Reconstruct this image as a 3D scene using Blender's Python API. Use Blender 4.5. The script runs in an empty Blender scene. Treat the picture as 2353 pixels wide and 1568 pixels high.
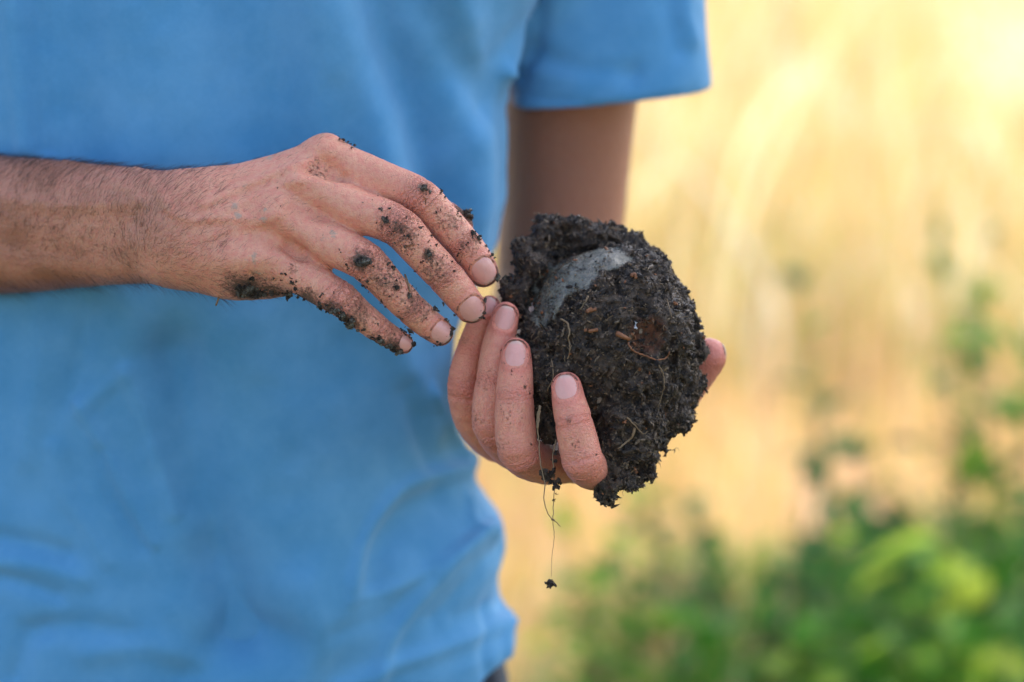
import bpy, math, random
import numpy as np
from mathutils import Vector, Matrix
from mathutils.bvhtree import BVHTree

random.seed(7)
RNG = np.random.default_rng(11)
scene = bpy.context.scene
COL = scene.collection

# ------------------------------------------------------------------ camera, sky, sun, exposure
PITCH = math.radians(12.0)
S = 0.205                 # millimetres per photograph pixel (2353 px wide) at the focus distance
D = 1140.0                # focus distance in millimetres
cp_, sp_ = math.cos(PITCH), math.sin(PITCH)
CAM = np.array([0.0, 0.0, 1.30])
RIGHT = np.array([1.0, 0, 0]); UPV = np.array([0, sp_, cp_]); BACK = np.array([0, -cp_, sp_])
ROT = np.stack([RIGHT, UPV, BACK], 1)          # camera space -> world

cam_d = bpy.data.cameras.new("camera")
cam_d.sensor_width = 36.0
cam_d.lens = 36.0 * D / (2353 * S)
cam_d.clip_end = 2000.0
cam_d.clip_start = 0.05
cam_d.dof.use_dof = True
cam_d.dof.focus_distance = (D - 3.0) / 1000
cam_d.dof.aperture_fstop = 3.8
cam = bpy.data.objects.new("camera", cam_d)
COL.objects.link(cam)
cam.location = CAM
cam.rotation_euler = (math.pi / 2 - PITCH, 0, 0)
scene.camera = cam

SUN_EL, SUN_AZ = math.radians(50.0), math.radians(36.0)     # azimuth clockwise from +Y (behind the man)
w = bpy.data.worlds.new("World"); scene.world = w; w.use_nodes = True
nt = w.node_tree
sky = nt.nodes.new("ShaderNodeTexSky"); sky.sky_type = 'NISHITA'; sky.sun_disc = False
sky.sun_elevation = SUN_EL; sky.sun_rotation = SUN_AZ
sky.air_density = 0.85; sky.dust_density = 2.0; sky.ozone_density = 0.3
nt.links.new(sky.outputs[0], nt.nodes["Background"].inputs[0])
nt.nodes["Background"].inputs[1].default_value = 0.15
sl = bpy.data.lights.new("sun", 'SUN'); sl.energy = 2.2; sl.angle = math.radians(0.5); sl.color = (1, 0.95, 0.87)
sun = bpy.data.objects.new("sun", sl); COL.objects.link(sun)
sd = Vector((math.sin(SUN_AZ) * math.cos(SUN_EL), math.cos(SUN_AZ) * math.cos(SUN_EL), math.sin(SUN_EL)))
sun.rotation_euler = sd.to_track_quat('Z', 'Y').to_euler()
scene.view_settings.view_transform = 'Standard'
scene.view_settings.look = 'None'
scene.view_settings.exposure = 1.86
scene.view_settings.gamma = 1.0
scene.cycles.max_bounces = 8
scene.cycles.use_denoising = True

# ------------------------------------------------------------------ helpers
def cp(px, py, z):
    s = S * (D - z) / D
    return np.array([(px - 1176.5) * s, -(py - 784.0) * s, z])

def c2(cx, cy):      # enlargement of the upper hand -> photograph pixels
    return 517 + cx * 0.3847, 258.5 + cy * 0.3847

def c3(cx, cy):
    return 976.6 + cx * 0.3482, 632 + cy * 0.3482

def c4(cx, cy):
    return 1120 + cx * 0.458, 459.6 + cy * 0.458

def world(V):
    V = np.asarray(V, float).reshape(-1, 3).copy()
    V[:, 2] -= D
    return CAM + (V @ ROT.T) / 1000.0

def hash3(i, j, k, seed):
    n = (i * 374761393 + j * 668265263 + k * 2147483647 + seed * 1274126177) & 0xFFFFFFFF
    n = ((n ^ (n >> 13)) * 1274126177) & 0xFFFFFFFF
    return ((n ^ (n >> 16)) & 0xFFFF) / 32767.5 - 1.0

def vnoise(P, scale, seed=0):
    Q = P / scale
    I = np.floor(Q).astype(np.int64); F = Q - I
    F = F * F * F * (F * (F * 6 - 15) + 10)
    out = 0
    for a in (0, 1):
        wa = F[:, 0] if a else 1 - F[:, 0]
        for b in (0, 1):
            wb = F[:, 1] if b else 1 - F[:, 1]
            for c in (0, 1):
                wc = F[:, 2] if c else 1 - F[:, 2]
                out = out + hash3(I[:, 0] + a, I[:, 1] + b, I[:, 2] + c, seed) * wa * wb * wc
    return out

def fbm(P, scale, octs=3, seed=0, gain=0.5):
    o, a = 0, 1.0
    for n in range(octs):
        o = o + a * vnoise(P + 17.3 * n, scale / 2 ** n, seed + n); a *= gain
    return o

def smin(a, b, k):
    h = np.clip(k - np.abs(a - b), 0, None) / k
    return np.minimum(a, b) - h * h * k * 0.25

def smooth(x, a, b):
    t = np.clip((x - a) / (b - a), 0, 1)
    return t * t * (3 - 2 * t)

def spline(pts, n):
    """Catmull-Rom through the rows (x, y, z, r), n samples per span."""
    P = np.asarray(pts, float)
    Q = np.vstack([2 * P[0] - P[1], P, 2 * P[-1] - P[-2]])
    out = []
    for i in range(1, len(Q) - 2):
        for t in np.arange(n) / n:
            out.append(0.5 * ((2 * Q[i]) + (-Q[i-1] + Q[i+1]) * t + (2*Q[i-1] - 5*Q[i] + 4*Q[i+1] - Q[i+2]) * t*t
                              + (-Q[i-1] + 3*Q[i] - 3*Q[i+1] + Q[i+2]) * t**3))
    out.append(P[-1])
    return np.array(out)

class Chain:
    def __init__(self, rows, n=3, flat=None):
        """rows: (px, py, z, radius mm)"""
        self.key = np.array([list(cp(a, b, c)) + [r] for a, b, c, r in rows])
        self.s = spline(self.key, n)
        self.p = self.s[:, :3]; self.r = self.s[:, 3]
        self.lo = (self.p - self.r[:, None]).min(0); self.hi = (self.p + self.r[:, None]).max(0)
        L = np.linalg.norm(np.diff(self.p, axis=0), axis=1)
        self.cum = np.concatenate([[0], np.cumsum(L)])
        self.keys = self.cum[::n]
    def d(self, P, arc=False):
        q = np.maximum(np.maximum(self.lo - P, P - self.hi), 0)
        far = np.sqrt((q * q).sum(1))
        m = far < 20
        out = far + 0.0
        s_out = np.zeros(len(P)) if arc else None
        X = P[m]
        best = np.full(len(X), 1e9); bs = np.zeros(len(X))
        for i in range(len(self.p) - 1):
            a = self.p[i]; ab = self.p[i+1] - a; l2 = ab @ ab
            pa = X - a
            t = np.clip(pa @ ab / l2, 0, 1)
            e = pa - t[:, None] * ab
            d = np.sqrt((e * e).sum(1)) - (self.r[i] + t * (self.r[i+1] - self.r[i]))
            if arc:
                k = d < best
                bs[k] = self.cum[i] + t[k] * math.sqrt(l2)
            best = np.minimum(best, d)
        out[m] = best
        if arc:
            s_out[m] = bs
            return out, s_out
        return out

def surface_nets(sdf, lo, hi, h, slack=0.0):
    lo = np.asarray(lo, float); hi = np.asarray(hi, float)
    B = 8
    nb = np.ceil((hi - lo) / (h * B)).astype(int)
    n = nb * B + 1
    val = np.full(n, 50.0, np.float32)
    g = np.stack(np.meshgrid(*[np.arange(k) for k in nb], indexing='ij'), -1).reshape(-1, 3)
    cen = lo + (g * B + B / 2) * h
    dc = sdf(cen)
    act = np.abs(dc) < 0.9 * B * h + slack
    inside = (~act) & (dc < 0)
    for a in g[inside]:
        s = a * B
        val[s[0]:s[0]+B+1, s[1]:s[1]+B+1, s[2]:s[2]+B+1] = -50.0
    A = g[act]
    o = np.stack(np.meshgrid(*[np.arange(B + 1)] * 3, indexing='ij'), -1).reshape(-1, 3)
    CH = 400
    for c in range(0, len(A), CH):
        blk = A[c:c+CH]
        idx = (blk[:, None, :] * B + o[None]).reshape(-1, 3)
        val[idx[:, 0], idx[:, 1], idx[:, 2]] = sdf(lo + idx * h)
    s = val < 0
    cnt = np.zeros(np.array(s.shape) - 1, np.int8)
    for a in (0, 1):
        for b in (0, 1):
            for c in (0, 1):
                cnt += s[a:s.shape[0]-1+a, b:s.shape[1]-1+b, c:s.shape[2]-1+c]
    cells = np.argwhere((cnt > 0) & (cnt < 8))
    vid = np.full(cnt.shape, -1, np.int32)
    vid[cells[:, 0], cells[:, 1], cells[:, 2]] = np.arange(len(cells))
    acc = np.zeros((len(cells), 3)); k = np.zeros(len(cells))
    corners = [(a, b, c) for a in (0, 1) for b in (0, 1) for c in (0, 1)]
    cv = {c: val[cells[:, 0]+c[0], cells[:, 1]+c[1], cells[:, 2]+c[2]] for c in corners}
    for ax in range(3):
        for c in corners:
            if c[ax]: continue
            e = list(c); e[ax] = 1; e = tuple(e)
            va, vb = cv[c], cv[e]
            m = (va < 0) != (vb < 0)
            t = np.where(m, va / np.where(m, va - vb, 1), 0)
            p = np.tile(np.array(c, float), (len(cells), 1)); p[:, ax] += t
            acc[m] += p[m]; k[m] += 1
    V = lo + (cells + acc / k[:, None]) * h
    F = []
    for ax in range(3):
        u, v = (ax + 1) % 3, (ax + 2) % 3
        sl0 = [slice(1, -1)] * 3; sl1 = [slice(1, -1)] * 3
        sl0[ax] = slice(0, s.shape[ax] - 1); sl1[ax] = slice(1, s.shape[ax])
        a, b = s[tuple(sl0)], s[tuple(sl1)]
        for flip, M in ((False, a & ~b), (True, ~a & b)):
            e = np.argwhere(M)
            if not len(e): continue
            off = np.ones(3, int); off[ax] = 0
            e = e + off
            q = []
            for du, dv in ((-1, -1), (0, -1), (0, 0), (-1, 0)):
                c = e.copy(); c[:, u] += du; c[:, v] += dv
                q.append(vid[c[:, 0], c[:, 1], c[:, 2]])
            q = np.stack(q, 1)
            if flip: q = q[:, ::-1]
            F.append(q[(q >= 0).all(1)])
    return V, np.vstack(F)

def grad(sdf, V, e=0.3):
    G = np.stack([sdf(V + d) - sdf(V - d) for d in np.eye(3) * e], 1) / (2 * e)
    L = np.linalg.norm(G, axis=1)
    return G / np.maximum(L, 1e-6)[:, None]

def project(sdf, V, it=2):
    for _ in range(it):
        G = grad(sdf, V)
        V = V - np.clip(sdf(V), -1.5, 1.5)[:, None] * G
    return V, G

def mk(name, V, F, mat=None, parent=None, attrs=None, smoothsh=True, origin=None, is_world=False, mats=None, mat_idx=None):
    """One mesh object from camera-space millimetres (or world metres)."""
    Wv = np.asarray(V, float) if is_world else world(V)
    ob_loc = np.zeros(3)
    if parent is not None:
        ob_off = np.array(parent.matrix_basis.translation)
        pp = parent.parent
        while pp is not None:
            ob_off = ob_off + np.array(pp.matrix_basis.translation); pp = pp.parent
        if origin is not None:
            ob_loc = np.asarray(origin) - ob_off
            Wv = Wv - origin
        else:
            Wv = Wv - ob_off
    else:
        ob_loc = np.asarray(origin) if origin is not None else Wv.mean(0)
        Wv = Wv - ob_loc
    me = bpy.data.meshes.new(name)
    if isinstance(F, np.ndarray):
        m = F.shape[1]
        me.vertices.add(len(Wv)); me.vertices.foreach_set('co', Wv.astype(np.float32).ravel())
        me.loops.add(F.size); me.loops.foreach_set('vertex_index', F.astype(np.int32).ravel())
        me.polygons.add(len(F))
        me.polygons.foreach_set('loop_start', np.arange(0, F.size, m, dtype=np.int32))
        me.update(calc_edges=True)
    else:
        me.from_pydata([tuple(v) for v in Wv], [], F)
        me.update()
    me.polygons.foreach_set('use_smooth', [smoothsh] * len(me.polygons))
    for m_ in (mats or ([mat] if mat else [])):
        me.materials.append(m_)
    if mat_idx is not None:
        me.polygons.foreach_set('material_index', np.asarray(mat_idx, np.int32))
    for k, a in (attrs or {}).items():
        a = np.asarray(a)
        if a.ndim == 1:
            at = me.attributes.new(k, 'FLOAT', 'POINT'); at.data.foreach_set('value', a.astype(np.float32))
        else:
            at = me.attributes.new(k, 'FLOAT_COLOR', 'POINT')
            at.data.foreach_set('color', np.hstack([a, np.ones((len(a), 1))]).astype(np.float32).ravel())
    o = bpy.data.objects.new(name, me); COL.objects.link(o)
    o.location = ob_loc
    if parent is not None: o.parent = parent
    return o

def tag(o, label=None, cat=None, group=None, kind=None):
    if label: o['label'] = label
    if cat: o['category'] = cat
    if group: o['group'] = group
    if kind: o['kind'] = kind
    return o

def empty(name, loc):
    o = bpy.data.objects.new(name, None); COL.objects.link(o); o.location = loc
    o.empty_display_size = 0.05
    return o

def bvh_of(V, F):
    return BVHTree.FromPolygons([tuple(v) for v in V], [tuple(int(i) for i in f) for f in F])

def shoot(bvh, px, py):
    d = Vector(cp(px, py, 0)) - Vector((0, 0, D)); d.normalize()
    hit = bvh.ray_cast(Vector((0, 0, D)), d)
    return (np.array(hit[0]), np.array(hit[1])) if hit[0] is not None else (None, None)

def normals_of(V, F):
    a, b, c, d = (V[F[:, i]] for i in range(4))
    n = np.cross(c - a, d - b)
    N = np.zeros_like(V)
    for i in range(4): np.add.at(N, F[:, i], n)
    return N / np.maximum(np.linalg.norm(N, axis=1), 1e-9)[:, None]

def polydist(P, L):
    best = np.full(len(P), 1e9)
    for a, b in zip(L[:-1], L[1:]):
        ab = b - a
        t = np.clip((P - a) @ ab / max(ab @ ab, 1e-9), 0, 1)
        e = P - a - t[:, None] * ab
        best = np.minimum(best, np.sqrt((e * e).sum(1)))
    return best

def lay(bvh, pts, step=6):
    """a line of photograph pixels laid on a surface"""
    out = []
    s = spline([(p[0], p[1], 0, 0) for p in pts], step)
    for q in s:
        h, n = shoot(bvh, q[0], q[1])
        if h is not None: out.append(h)
    return np.array(out)

# ------------------------------------------------------------------ materials
def new_mat(name):
    m = bpy.data.materials.new(name); m.use_nodes = True
    return m, m.node_tree, m.node_tree.nodes["Principled BSDF"]

def node(t, typ, **kw):
    n = t.nodes.new(typ)
    for k, v in kw.items():
        if k == 'inp':
            for a, b in v.items(): n.inputs[a].default_value = b
        else: setattr(n, k, v)
    return n

def attr(t, name): return node(t, 'ShaderNodeAttribute', attribute_name=name)

def mixc(t, fac, a, b):
    m = node(t, 'ShaderNodeMix', data_type='RGBA')
    for i, v in ((0, fac), (6, a), (7, b)):
        if isinstance(v, bpy.types.NodeSocket): t.links.new(v, m.inputs[i])
        elif isinstance(v, (tuple, list)): m.inputs[i].default_value = (*v, 1)[:4]
        else: m.inputs[i].default_value = v
    return m.outputs[2]

def math_(t, op, a, b=0.0, c=0.0, clamp=False):
    m = node(t, 'ShaderNodeMath', operation=op, use_clamp=clamp)
    for i, v in enumerate((a, b, c)):
        if isinstance(v, bpy.types.NodeSocket): t.links.new(v, m.inputs[i])
        else: m.inputs[i].default_value = v
    return m.outputs[0]

def noise(t, scale, detail=3, rough=0.55, vec=None, dist=0.0):
    n = node(t, 'ShaderNodeTexNoise', inp={'Scale': scale, 'Detail': detail, 'Roughness': rough, 'Distortion': dist})
    if vec: t.links.new(vec, n.inputs['Vector'])
    return n.outputs['Fac']

def ramp(t, fac, a, b):
    n = node(t, 'ShaderNodeMapRange', interpolation_type='SMOOTHSTEP', inp={1: a, 2: b})
    t.links.new(fac, n.inputs[0]); return n.outputs[0]

def skin_material():
    m, t, p = new_mat('skin')
    tc = node(t, 'ShaderNodeTexCoord').outputs['Object']
    tan, red, dirt, clay = (attr(t, k).outputs['Fac'] for k in ('tan', 'red', 'dirt', 'clay'))
    wrc, wrm = attr(t, 'wrc').outputs['Fac'], attr(t, 'wrm').outputs['Fac']
    big = noise(t, 70, 3, 0.6, tc)
    mid = noise(t, 380, 3, 0.6, tc)
    base = mixc(t, big, (0.58, 0.240, 0.135), (0.76, 0.365, 0.225))
    base = mixc(t, math_(t, 'MULTIPLY', ramp(t, mid, .35, .70), 0.7), base, (0.63, 0.20, 0.135))
    base = mixc(t, math_(t, 'MULTIPLY', red, 0.95), base, (0.62, 0.190, 0.130))
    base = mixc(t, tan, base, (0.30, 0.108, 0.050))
    fine = noise(t, 1500, 2, 0.6, tc)
    base = mixc(t, math_(t, 'MULTIPLY', ramp(t, fine, .5, .72), 0.22), base, (0.30, 0.10, 0.07))
    # clay smears, then damp brown soil rubbed into the skin
    cn = ramp(t, math_(t, 'ADD', clay, math_(t, 'MULTIPLY', math_(t, 'SUBTRACT', noise(t, 420, 5, .7, tc), .5), 2.2)), .5, .95)
    cn = math_(t, 'MULTIPLY', cn, ramp(t, clay, .06, .3))
    base = mixc(t, math_(t, 'MULTIPLY', cn, 0.65), base, (0.30, 0.27, 0.195))
    dn_ = math_(t, 'ADD', dirt, math_(t, 'MULTIPLY', math_(t, 'SUBTRACT', noise(t, 620, 6, .75, tc), .5), 1.9))
    dn = math_(t, 'MULTIPLY', ramp(t, dn_, .32, .85), ramp(t, dirt, .06, .30))
    base = mixc(t, math_(t, 'MULTIPLY', dn, 0.9), base, (0.105, 0.063, 0.036))
    t.links.new(base, p.inputs['Base Color'])
    r = math_(t, 'ADD', math_(t, 'MULTIPLY', mid, 0.3), 0.30)
    r = math_(t, 'ADD', r, math_(t, 'MULTIPLY', dn, 0.3))
    t.links.new(r, p.inputs['Roughness'])
    p.inputs['Subsurface Weight'].default_value = 0.15
    p.inputs['Subsurface Radius'].default_value = (1.0, 0.35, 0.2)
    p.inputs['Subsurface Scale'].default_value = 0.003
    p.inputs['Specular IOR Level'].default_value = 0.42
    # relief: pores and creases everywhere, transverse folds over the joints
    vo = node(t, 'ShaderNodeTexVoronoi', feature='DISTANCE_TO_EDGE', inp={'Scale': 750, 'Randomness': 1})
    wv = node(t, 'ShaderNodeVectorMath', operation='ADD')
    t.links.new(tc, wv.inputs[0]); t.links.new(node(t, 'ShaderNodeTexNoise', inp={'Scale': 300}).outputs['Color'], wv.inputs[1])
    mp = node(t, 'ShaderNodeMapping', inp={'Scale': (1, 1.0, 0.55)}); t.links.new(tc, mp.inputs[0]); t.links.new(mp.outputs[0], vo.inputs['Vector'])
    cell = ramp(t, vo.outputs['Distance'], 0.0, 0.18)
    wob = math_(t, 'MULTIPLY', math_(t, 'SUBTRACT', noise(t, 260, 3, .6, tc), .5), 7.0)
    wav = math_(t, 'SINE', math_(t, 'MULTIPLY', math_(t, 'ADD', wrc, wob), 3.6))
    wav = math_(t, 'POWER', math_(t, 'ADD', math_(t, 'MULTIPLY', wav, .5), .5), 0.5)
    h = math_(t, 'MULTIPLY', cell, 0.16)
    h = math_(t, 'ADD', h, math_(t, 'MULTIPLY', math_(t, 'MULTIPLY', wav, wrm), 1.0))
    h = math_(t, 'ADD', h, math_(t, 'MULTIPLY', noise(t, 900, 4, .6, tc), 0.5))
    h = math_(t, 'ADD', h, math_(t, 'MULTIPLY', noise(t, 200, 3, .6, tc), 0.9))
    h = math_(t, 'ADD', h, math_(t, 'MULTIPLY', dn, math_(t, 'MULTIPLY', noise(t, 1300, 4, .7, tc), 2.0)))
    bp = node(t, 'ShaderNodeBump', inp={'Strength': 1.0, 'Distance': 0.0008})
    t.links.new(h, bp.inputs['Height']); t.links.new(bp.outputs[0], p.inputs['Normal'])
    return m

def nail_material():
    m, t, p = new_mat('nail')
    tc = node(t, 'ShaderNodeTexCoord').outputs['Object']
    edge = attr(t, 'edge').outputs['Fac']; tip = attr(t, 'tip').outputs['Fac']
    base = mixc(t, noise(t, 260, 2, .5, tc), (0.62, 0.285, 0.225), (0.68, 0.34, 0.27))
    base = mixc(t, math_(t, 'MULTIPLY', ramp(t, tip, .80, .97), .6), base, (0.50, 0.38, 0.29))
    d = math_(t, 'ADD', ramp(t, edge, .80, 1.02), math_(t, 'MULTIPLY', math_(t, 'SUBTRACT', noise(t, 700, 5, .75, tc), .52), 2.2))
    base = mixc(t, math_(t, 'MULTIPLY', ramp(t, d, .55, 1.05), .7), base, (0.17, 0.10, 0.06))
    t.links.new(base, p.inputs['Base Color'])
    p.inputs['Roughness'].default_value = 0.30; p.inputs['Specular IOR Level'].default_value = 0.5
    p.inputs['Subsurface Weight'].default_value = 0.2
    p.inputs['Subsurface Radius'].default_value = (1.0, 0.4, 0.3)
    p.inputs['Subsurface Scale'].default_value = 0.002
    bp = node(t, 'ShaderNodeBump', inp={'Strength': 0.6, 'Distance': 0.0004})
    t.links.new(noise(t, 500, 3, .6, tc), bp.inputs['Height']); t.links.new(bp.outputs[0], p.inputs['Normal'])
    return m

def cloth_material(name, a, b, seams=False):
    m, t, p = new_mat(name)
    tc = node(t, 'ShaderNodeTexCoord').outputs['Object']
    n = ramp(t, noise(t, 22, 6, .68, tc), .26, .74)
    base = mixc(t, n, a, b)
    f = noise(t, 900, 2, .6, tc)
    base = mixc(t, math_(t, 'MULTIPLY', ramp(t, f, .4, .7), .14), base, tuple(min(1, c * 1.35) for c in b))
    t.links.new(base, p.inputs['Base Color'])
    p.inputs['Roughness'].default_value = 0.92
    p.inputs['Specular IOR Level'].default_value = 0.15
    p.inputs['Sheen Weight'].default_value = 0.25
    p.inputs['Sheen Roughness'].default_value = 0.5
    p.inputs['Sheen Tint'].default_value = (0.8, 0.9, 1, 1)
    mp = node(t, 'ShaderNodeMapping', inp={'Rotation': (0, math.radians(35), 0)}); t.links.new(tc, mp.inputs[0])
    wv = node(t, 'ShaderNodeTexWave', bands_direction='X', inp={'Scale': 340, 'Distortion': 2.0, 'Detail': 1})
    t.links.new(mp.outputs[0], wv.inputs['Vector'])
    h = math_(t, 'ADD', math_(t, 'MULTIPLY', wv.outputs['Fac'], .5), math_(t, 'MULTIPLY', noise(t, 120, 3, .6, tc), .8))
    bp = node(t, 'ShaderNodeBump', inp={'Strength': 0.5, 'Distance': 0.0006})
    t.links.new(h, bp.inputs['Height']); t.links.new(bp.outputs[0], p.inputs['Normal'])
    return m

def soil_material():
    m, t, p = new_mat('soil')
    tc = node(t, 'ShaderNodeTexCoord').outputs['Object']
    sm = attr(t, 'smooth_clay').outputs['Fac']; rd = attr(t, 'rust').outputs['Fac']
    n = math_(t, 'ADD', noise(t, 260, 5, .7, tc), attr(t, 'tone').outputs['Fac'])
    base = mixc(t, ramp(t, n, .35, .7), (0.012, 0.0068, 0.0035), (0.085, 0.052, 0.028))
    sp = math_(t, 'ADD', noise(t, 800, 3, .6, tc), math_(t, 'MULTIPLY', attr(t, 'tone').outputs['Fac'], .45))
    base = mixc(t, ramp(t, sp, .62, .75), base, (0.22, 0.155, 0.095))
    base = mixc(t, rd, base, (0.17, 0.05, 0.015))
    cn = ramp(t, math_(t, 'ADD', sm, math_(t, 'MULTIPLY', math_(t, 'SUBTRACT', noise(t, 260, 6, .8, tc), .5), 2.6)), .30, .80)
    cl = mixc(t, ramp(t, noise(t, 160, 6, .75, tc), .3, .7), (0.028, 0.026, 0.017), (0.165, 0.152, 0.105))
    base = mixc(t, cn, base, cl)
    t.links.new(base, p.inputs['Base Color'])
    mps = node(t, 'ShaderNodeMapping', inp={'Rotation': (0, -.6, 0), 'Scale': (.35, 1, 1.3)}); t.links.new(tc, mps.inputs[0])
    r = math_(t, 'ADD', math_(t, 'MULTIPLY', noise(t, 500, 3, .6, tc), .6), 0.16)
    r = math_(t, 'SUBTRACT', r, math_(t, 'MULTIPLY', cn, math_(t, 'SUBTRACT', .52, ramp(t, noise(t, 170, 4, .7, mps.outputs[0]), .38, .72))), clamp=True)
    t.links.new(math_(t, 'ADD', .45, math_(t, 'MULTIPLY', cn, .35)), p.inputs['Specular IOR Level'])
    t.links.new(r, p.inputs['Roughness'])
    h = math_(t, 'ADD', noise(t, 900, 6, .75, tc), math_(t, 'MULTIPLY', noise(t, 300, 3, .6, tc), 1.5))
    st = math_(t, 'SUBTRACT', 1.0, math_(t, 'MULTIPLY', cn, .45))
    bp = node(t, 'ShaderNodeBump', inp={'Distance': 0.0012})
    t.links.new(st, bp.inputs['Strength'])
    t.links.new(h, bp.inputs['Height']); t.links.new(bp.outputs[0], p.inputs['Normal'])
    return m

def plain(name, col, rough=.7, col2=None, scale=200, transl=0.0, spec=.4, bump=0.0):
    m, t, p = new_mat(name)
    tc = node(t, 'ShaderNodeTexCoord').outputs['Object']
    base = mixc(t, noise(t, scale, 4, .65, tc), col, col2 or tuple(c * .6 for c in col))
    t.links.new(base, p.inputs['Base Color'])
    p.inputs['Roughness'].default_value = rough
    p.inputs['Specular IOR Level'].default_value = spec
    if bump:
        bp = node(t, 'ShaderNodeBump', inp={'Strength': .8, 'Distance': bump})
        t.links.new(noise(t, scale * 2, 4, .6, tc), bp.inputs['Height']); t.links.new(bp.outputs[0], p.inputs['Normal'])
    if transl:
        out = t.nodes['Material Output']
        tr = node(t, 'ShaderNodeBsdfTranslucent'); t.links.new(base, tr.inputs[0])
        mx = node(t, 'ShaderNodeMixShader', inp={0: transl})
        t.links.new(p.outputs[0], mx.inputs[1]); t.links.new(tr.outputs[0], mx.inputs[2])
        t.links.new(mx.outputs[0], out.inputs[0])
    return m

def tinted(name, rough=.6, transl=0.4):
    """colour comes from each blade's or leaf's own tint"""
    m, t, p = new_mat(name)
    c = attr(t, 'tint').outputs['Color']; p.inputs['Specular IOR Level'].default_value = .12
    t.links.new(c, p.inputs['Base Color']); p.inputs['Roughness'].default_value = rough
    out = t.nodes['Material Output']
    tr = node(t, 'ShaderNodeBsdfTranslucent'); t.links.new(c, tr.inputs[0])
    mx = node(t, 'ShaderNodeMixShader', inp={0: transl})
    t.links.new(p.outputs[0], mx.inputs[1]); t.links.new(tr.outputs[0], mx.inputs[2])
    t.links.new(mx.outputs[0], out.inputs[0])
    return m

M_SKIN, M_NAIL, M_SOIL = skin_material(), nail_material(), soil_material()
M_SHIRT = cloth_material('blue_cotton', (0.068, 0.245, 0.430), (0.110, 0.305, 0.500))
M_TROUSER = cloth_material('dark_trouser_cloth', (0.010, 0.012, 0.020), (0.018, 0.020, 0.030))
M_ROOT = plain('root', (0.22, 0.145, 0.075), .7, (0.16, 0.10, 0.05), 300)
M_BARK = plain('rust_bark', (0.34, 0.13, 0.045), .6, (0.08, 0.03, 0.015), 300, bump=.0005)
M_HAIR = plain('hair', (0.035, 0.018, 0.010), .45)
M_FIBRE = plain('fibre', (0.30, 0.20, 0.10), .6, (0.10, 0.06, 0.03), 250)
M_GRIT = plain('white_grit', (0.62, 0.62, 0.62), .4, (0.4, 0.4, 0.42))
M_GRASS = tinted('straw', .7, .45)
M_LEAF = tinted('leaf', .5, .55)
M_STEM = plain('green_stem', (0.12, 0.20, 0.05), .6, (0.10, 0.14, 0.04), 40)

def ground_material():
    m, t, p = new_mat('dry_field')
    tc = node(t, 'ShaderNodeTexCoord').outputs['Object']
    mp = node(t, 'ShaderNodeMapping', inp={'Scale': (1, .16, 1)}); t.links.new(tc, mp.inputs[0])
    a = noise(t, 1.6, 4, .6, mp.outputs[0]); b = noise(t, 5.0, 5, .65, mp.outputs[0])
    base = mixc(t, ramp(t, a, .38, .62), (0.58, 0.37, 0.25), (0.62, 0.44, 0.22))
    base = mixc(t, ramp(t, b, .5, .75), base, (0.40, 0.32, 0.15))
    sx = node(t, 'ShaderNodeSeparateXYZ'); t.links.new(tc, sx.inputs[0])
    edge = math_(t, 'ADD', sx.outputs[1], math_(t, 'MULTIPLY', math_(t, 'SUBTRACT', noise(t, 1.6, 4, .6, tc), .5), 1.6))
    base = mixc(t, math_(t, 'MULTIPLY', ramp(t, edge, 3.9, 3.4), ramp(t, edge, -6.5, -5.0)), base, (0.085, 0.10, 0.04))  # dark green weedy ground, extended around the man to cut warm bounce light
    t.links.new(base, p.inputs['Base Color']); p.inputs['Roughness'].default_value = .95
    p.inputs['Specular IOR Level'].default_value = .1
    bp = node(t, 'ShaderNodeBump', inp={'Strength': .7, 'Distance': .03})
    t.links.new(noise(t, 25, 5, .7, tc), bp.inputs['Height']); t.links.new(bp.outputs[0], p.inputs['Normal'])
    return m

# ------------------------------------------------------------------ ground
gx = np.concatenate([[-300, -80, -30], np.arange(-12, 12.1, .4), [30, 80, 300]])
gy = np.concatenate([[-300, -60, -15], np.arange(-3, 26, .4), [60, 150, 600]])
X, Y = np.meshgrid(gx, gy, indexing='ij')
Pg = np.stack([X.ravel(), Y.ravel(), 0 * X.ravel()], 1)
Pg[:, 2] = -0.05 + 0.03 * fbm(Pg + 50, 2.5, 3, 5)
near = np.exp(-((Pg[:, 0]) ** 2 + (Pg[:, 1] - 1.3) ** 2) / 2.0)
Pg[:, 2] *= (1 - near)
nx_, ny_ = len(gx), len(gy)
ii = np.arange(nx_ * ny_).reshape(nx_, ny_)
Fg = np.stack([ii[:-1, :-1].ravel(), ii[1:, :-1].ravel(), ii[1:, 1:].ravel(), ii[:-1, 1:].ravel()], 1)
g = mk('ground', Pg, Fg, ground_material(), is_world=True, origin=np.zeros(3))
tag(g, kind='structure', label='dry sunlit earth of the field stretching away behind the man')

# ------------------------------------------------------------------ the man's arms as implicit surfaces
K2 = 0.3847 * S
def crop_chain(rows, n=3):
    return Chain([(*c2(a, b), z, r * K2) for a, b, z, r in rows], n)

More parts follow.
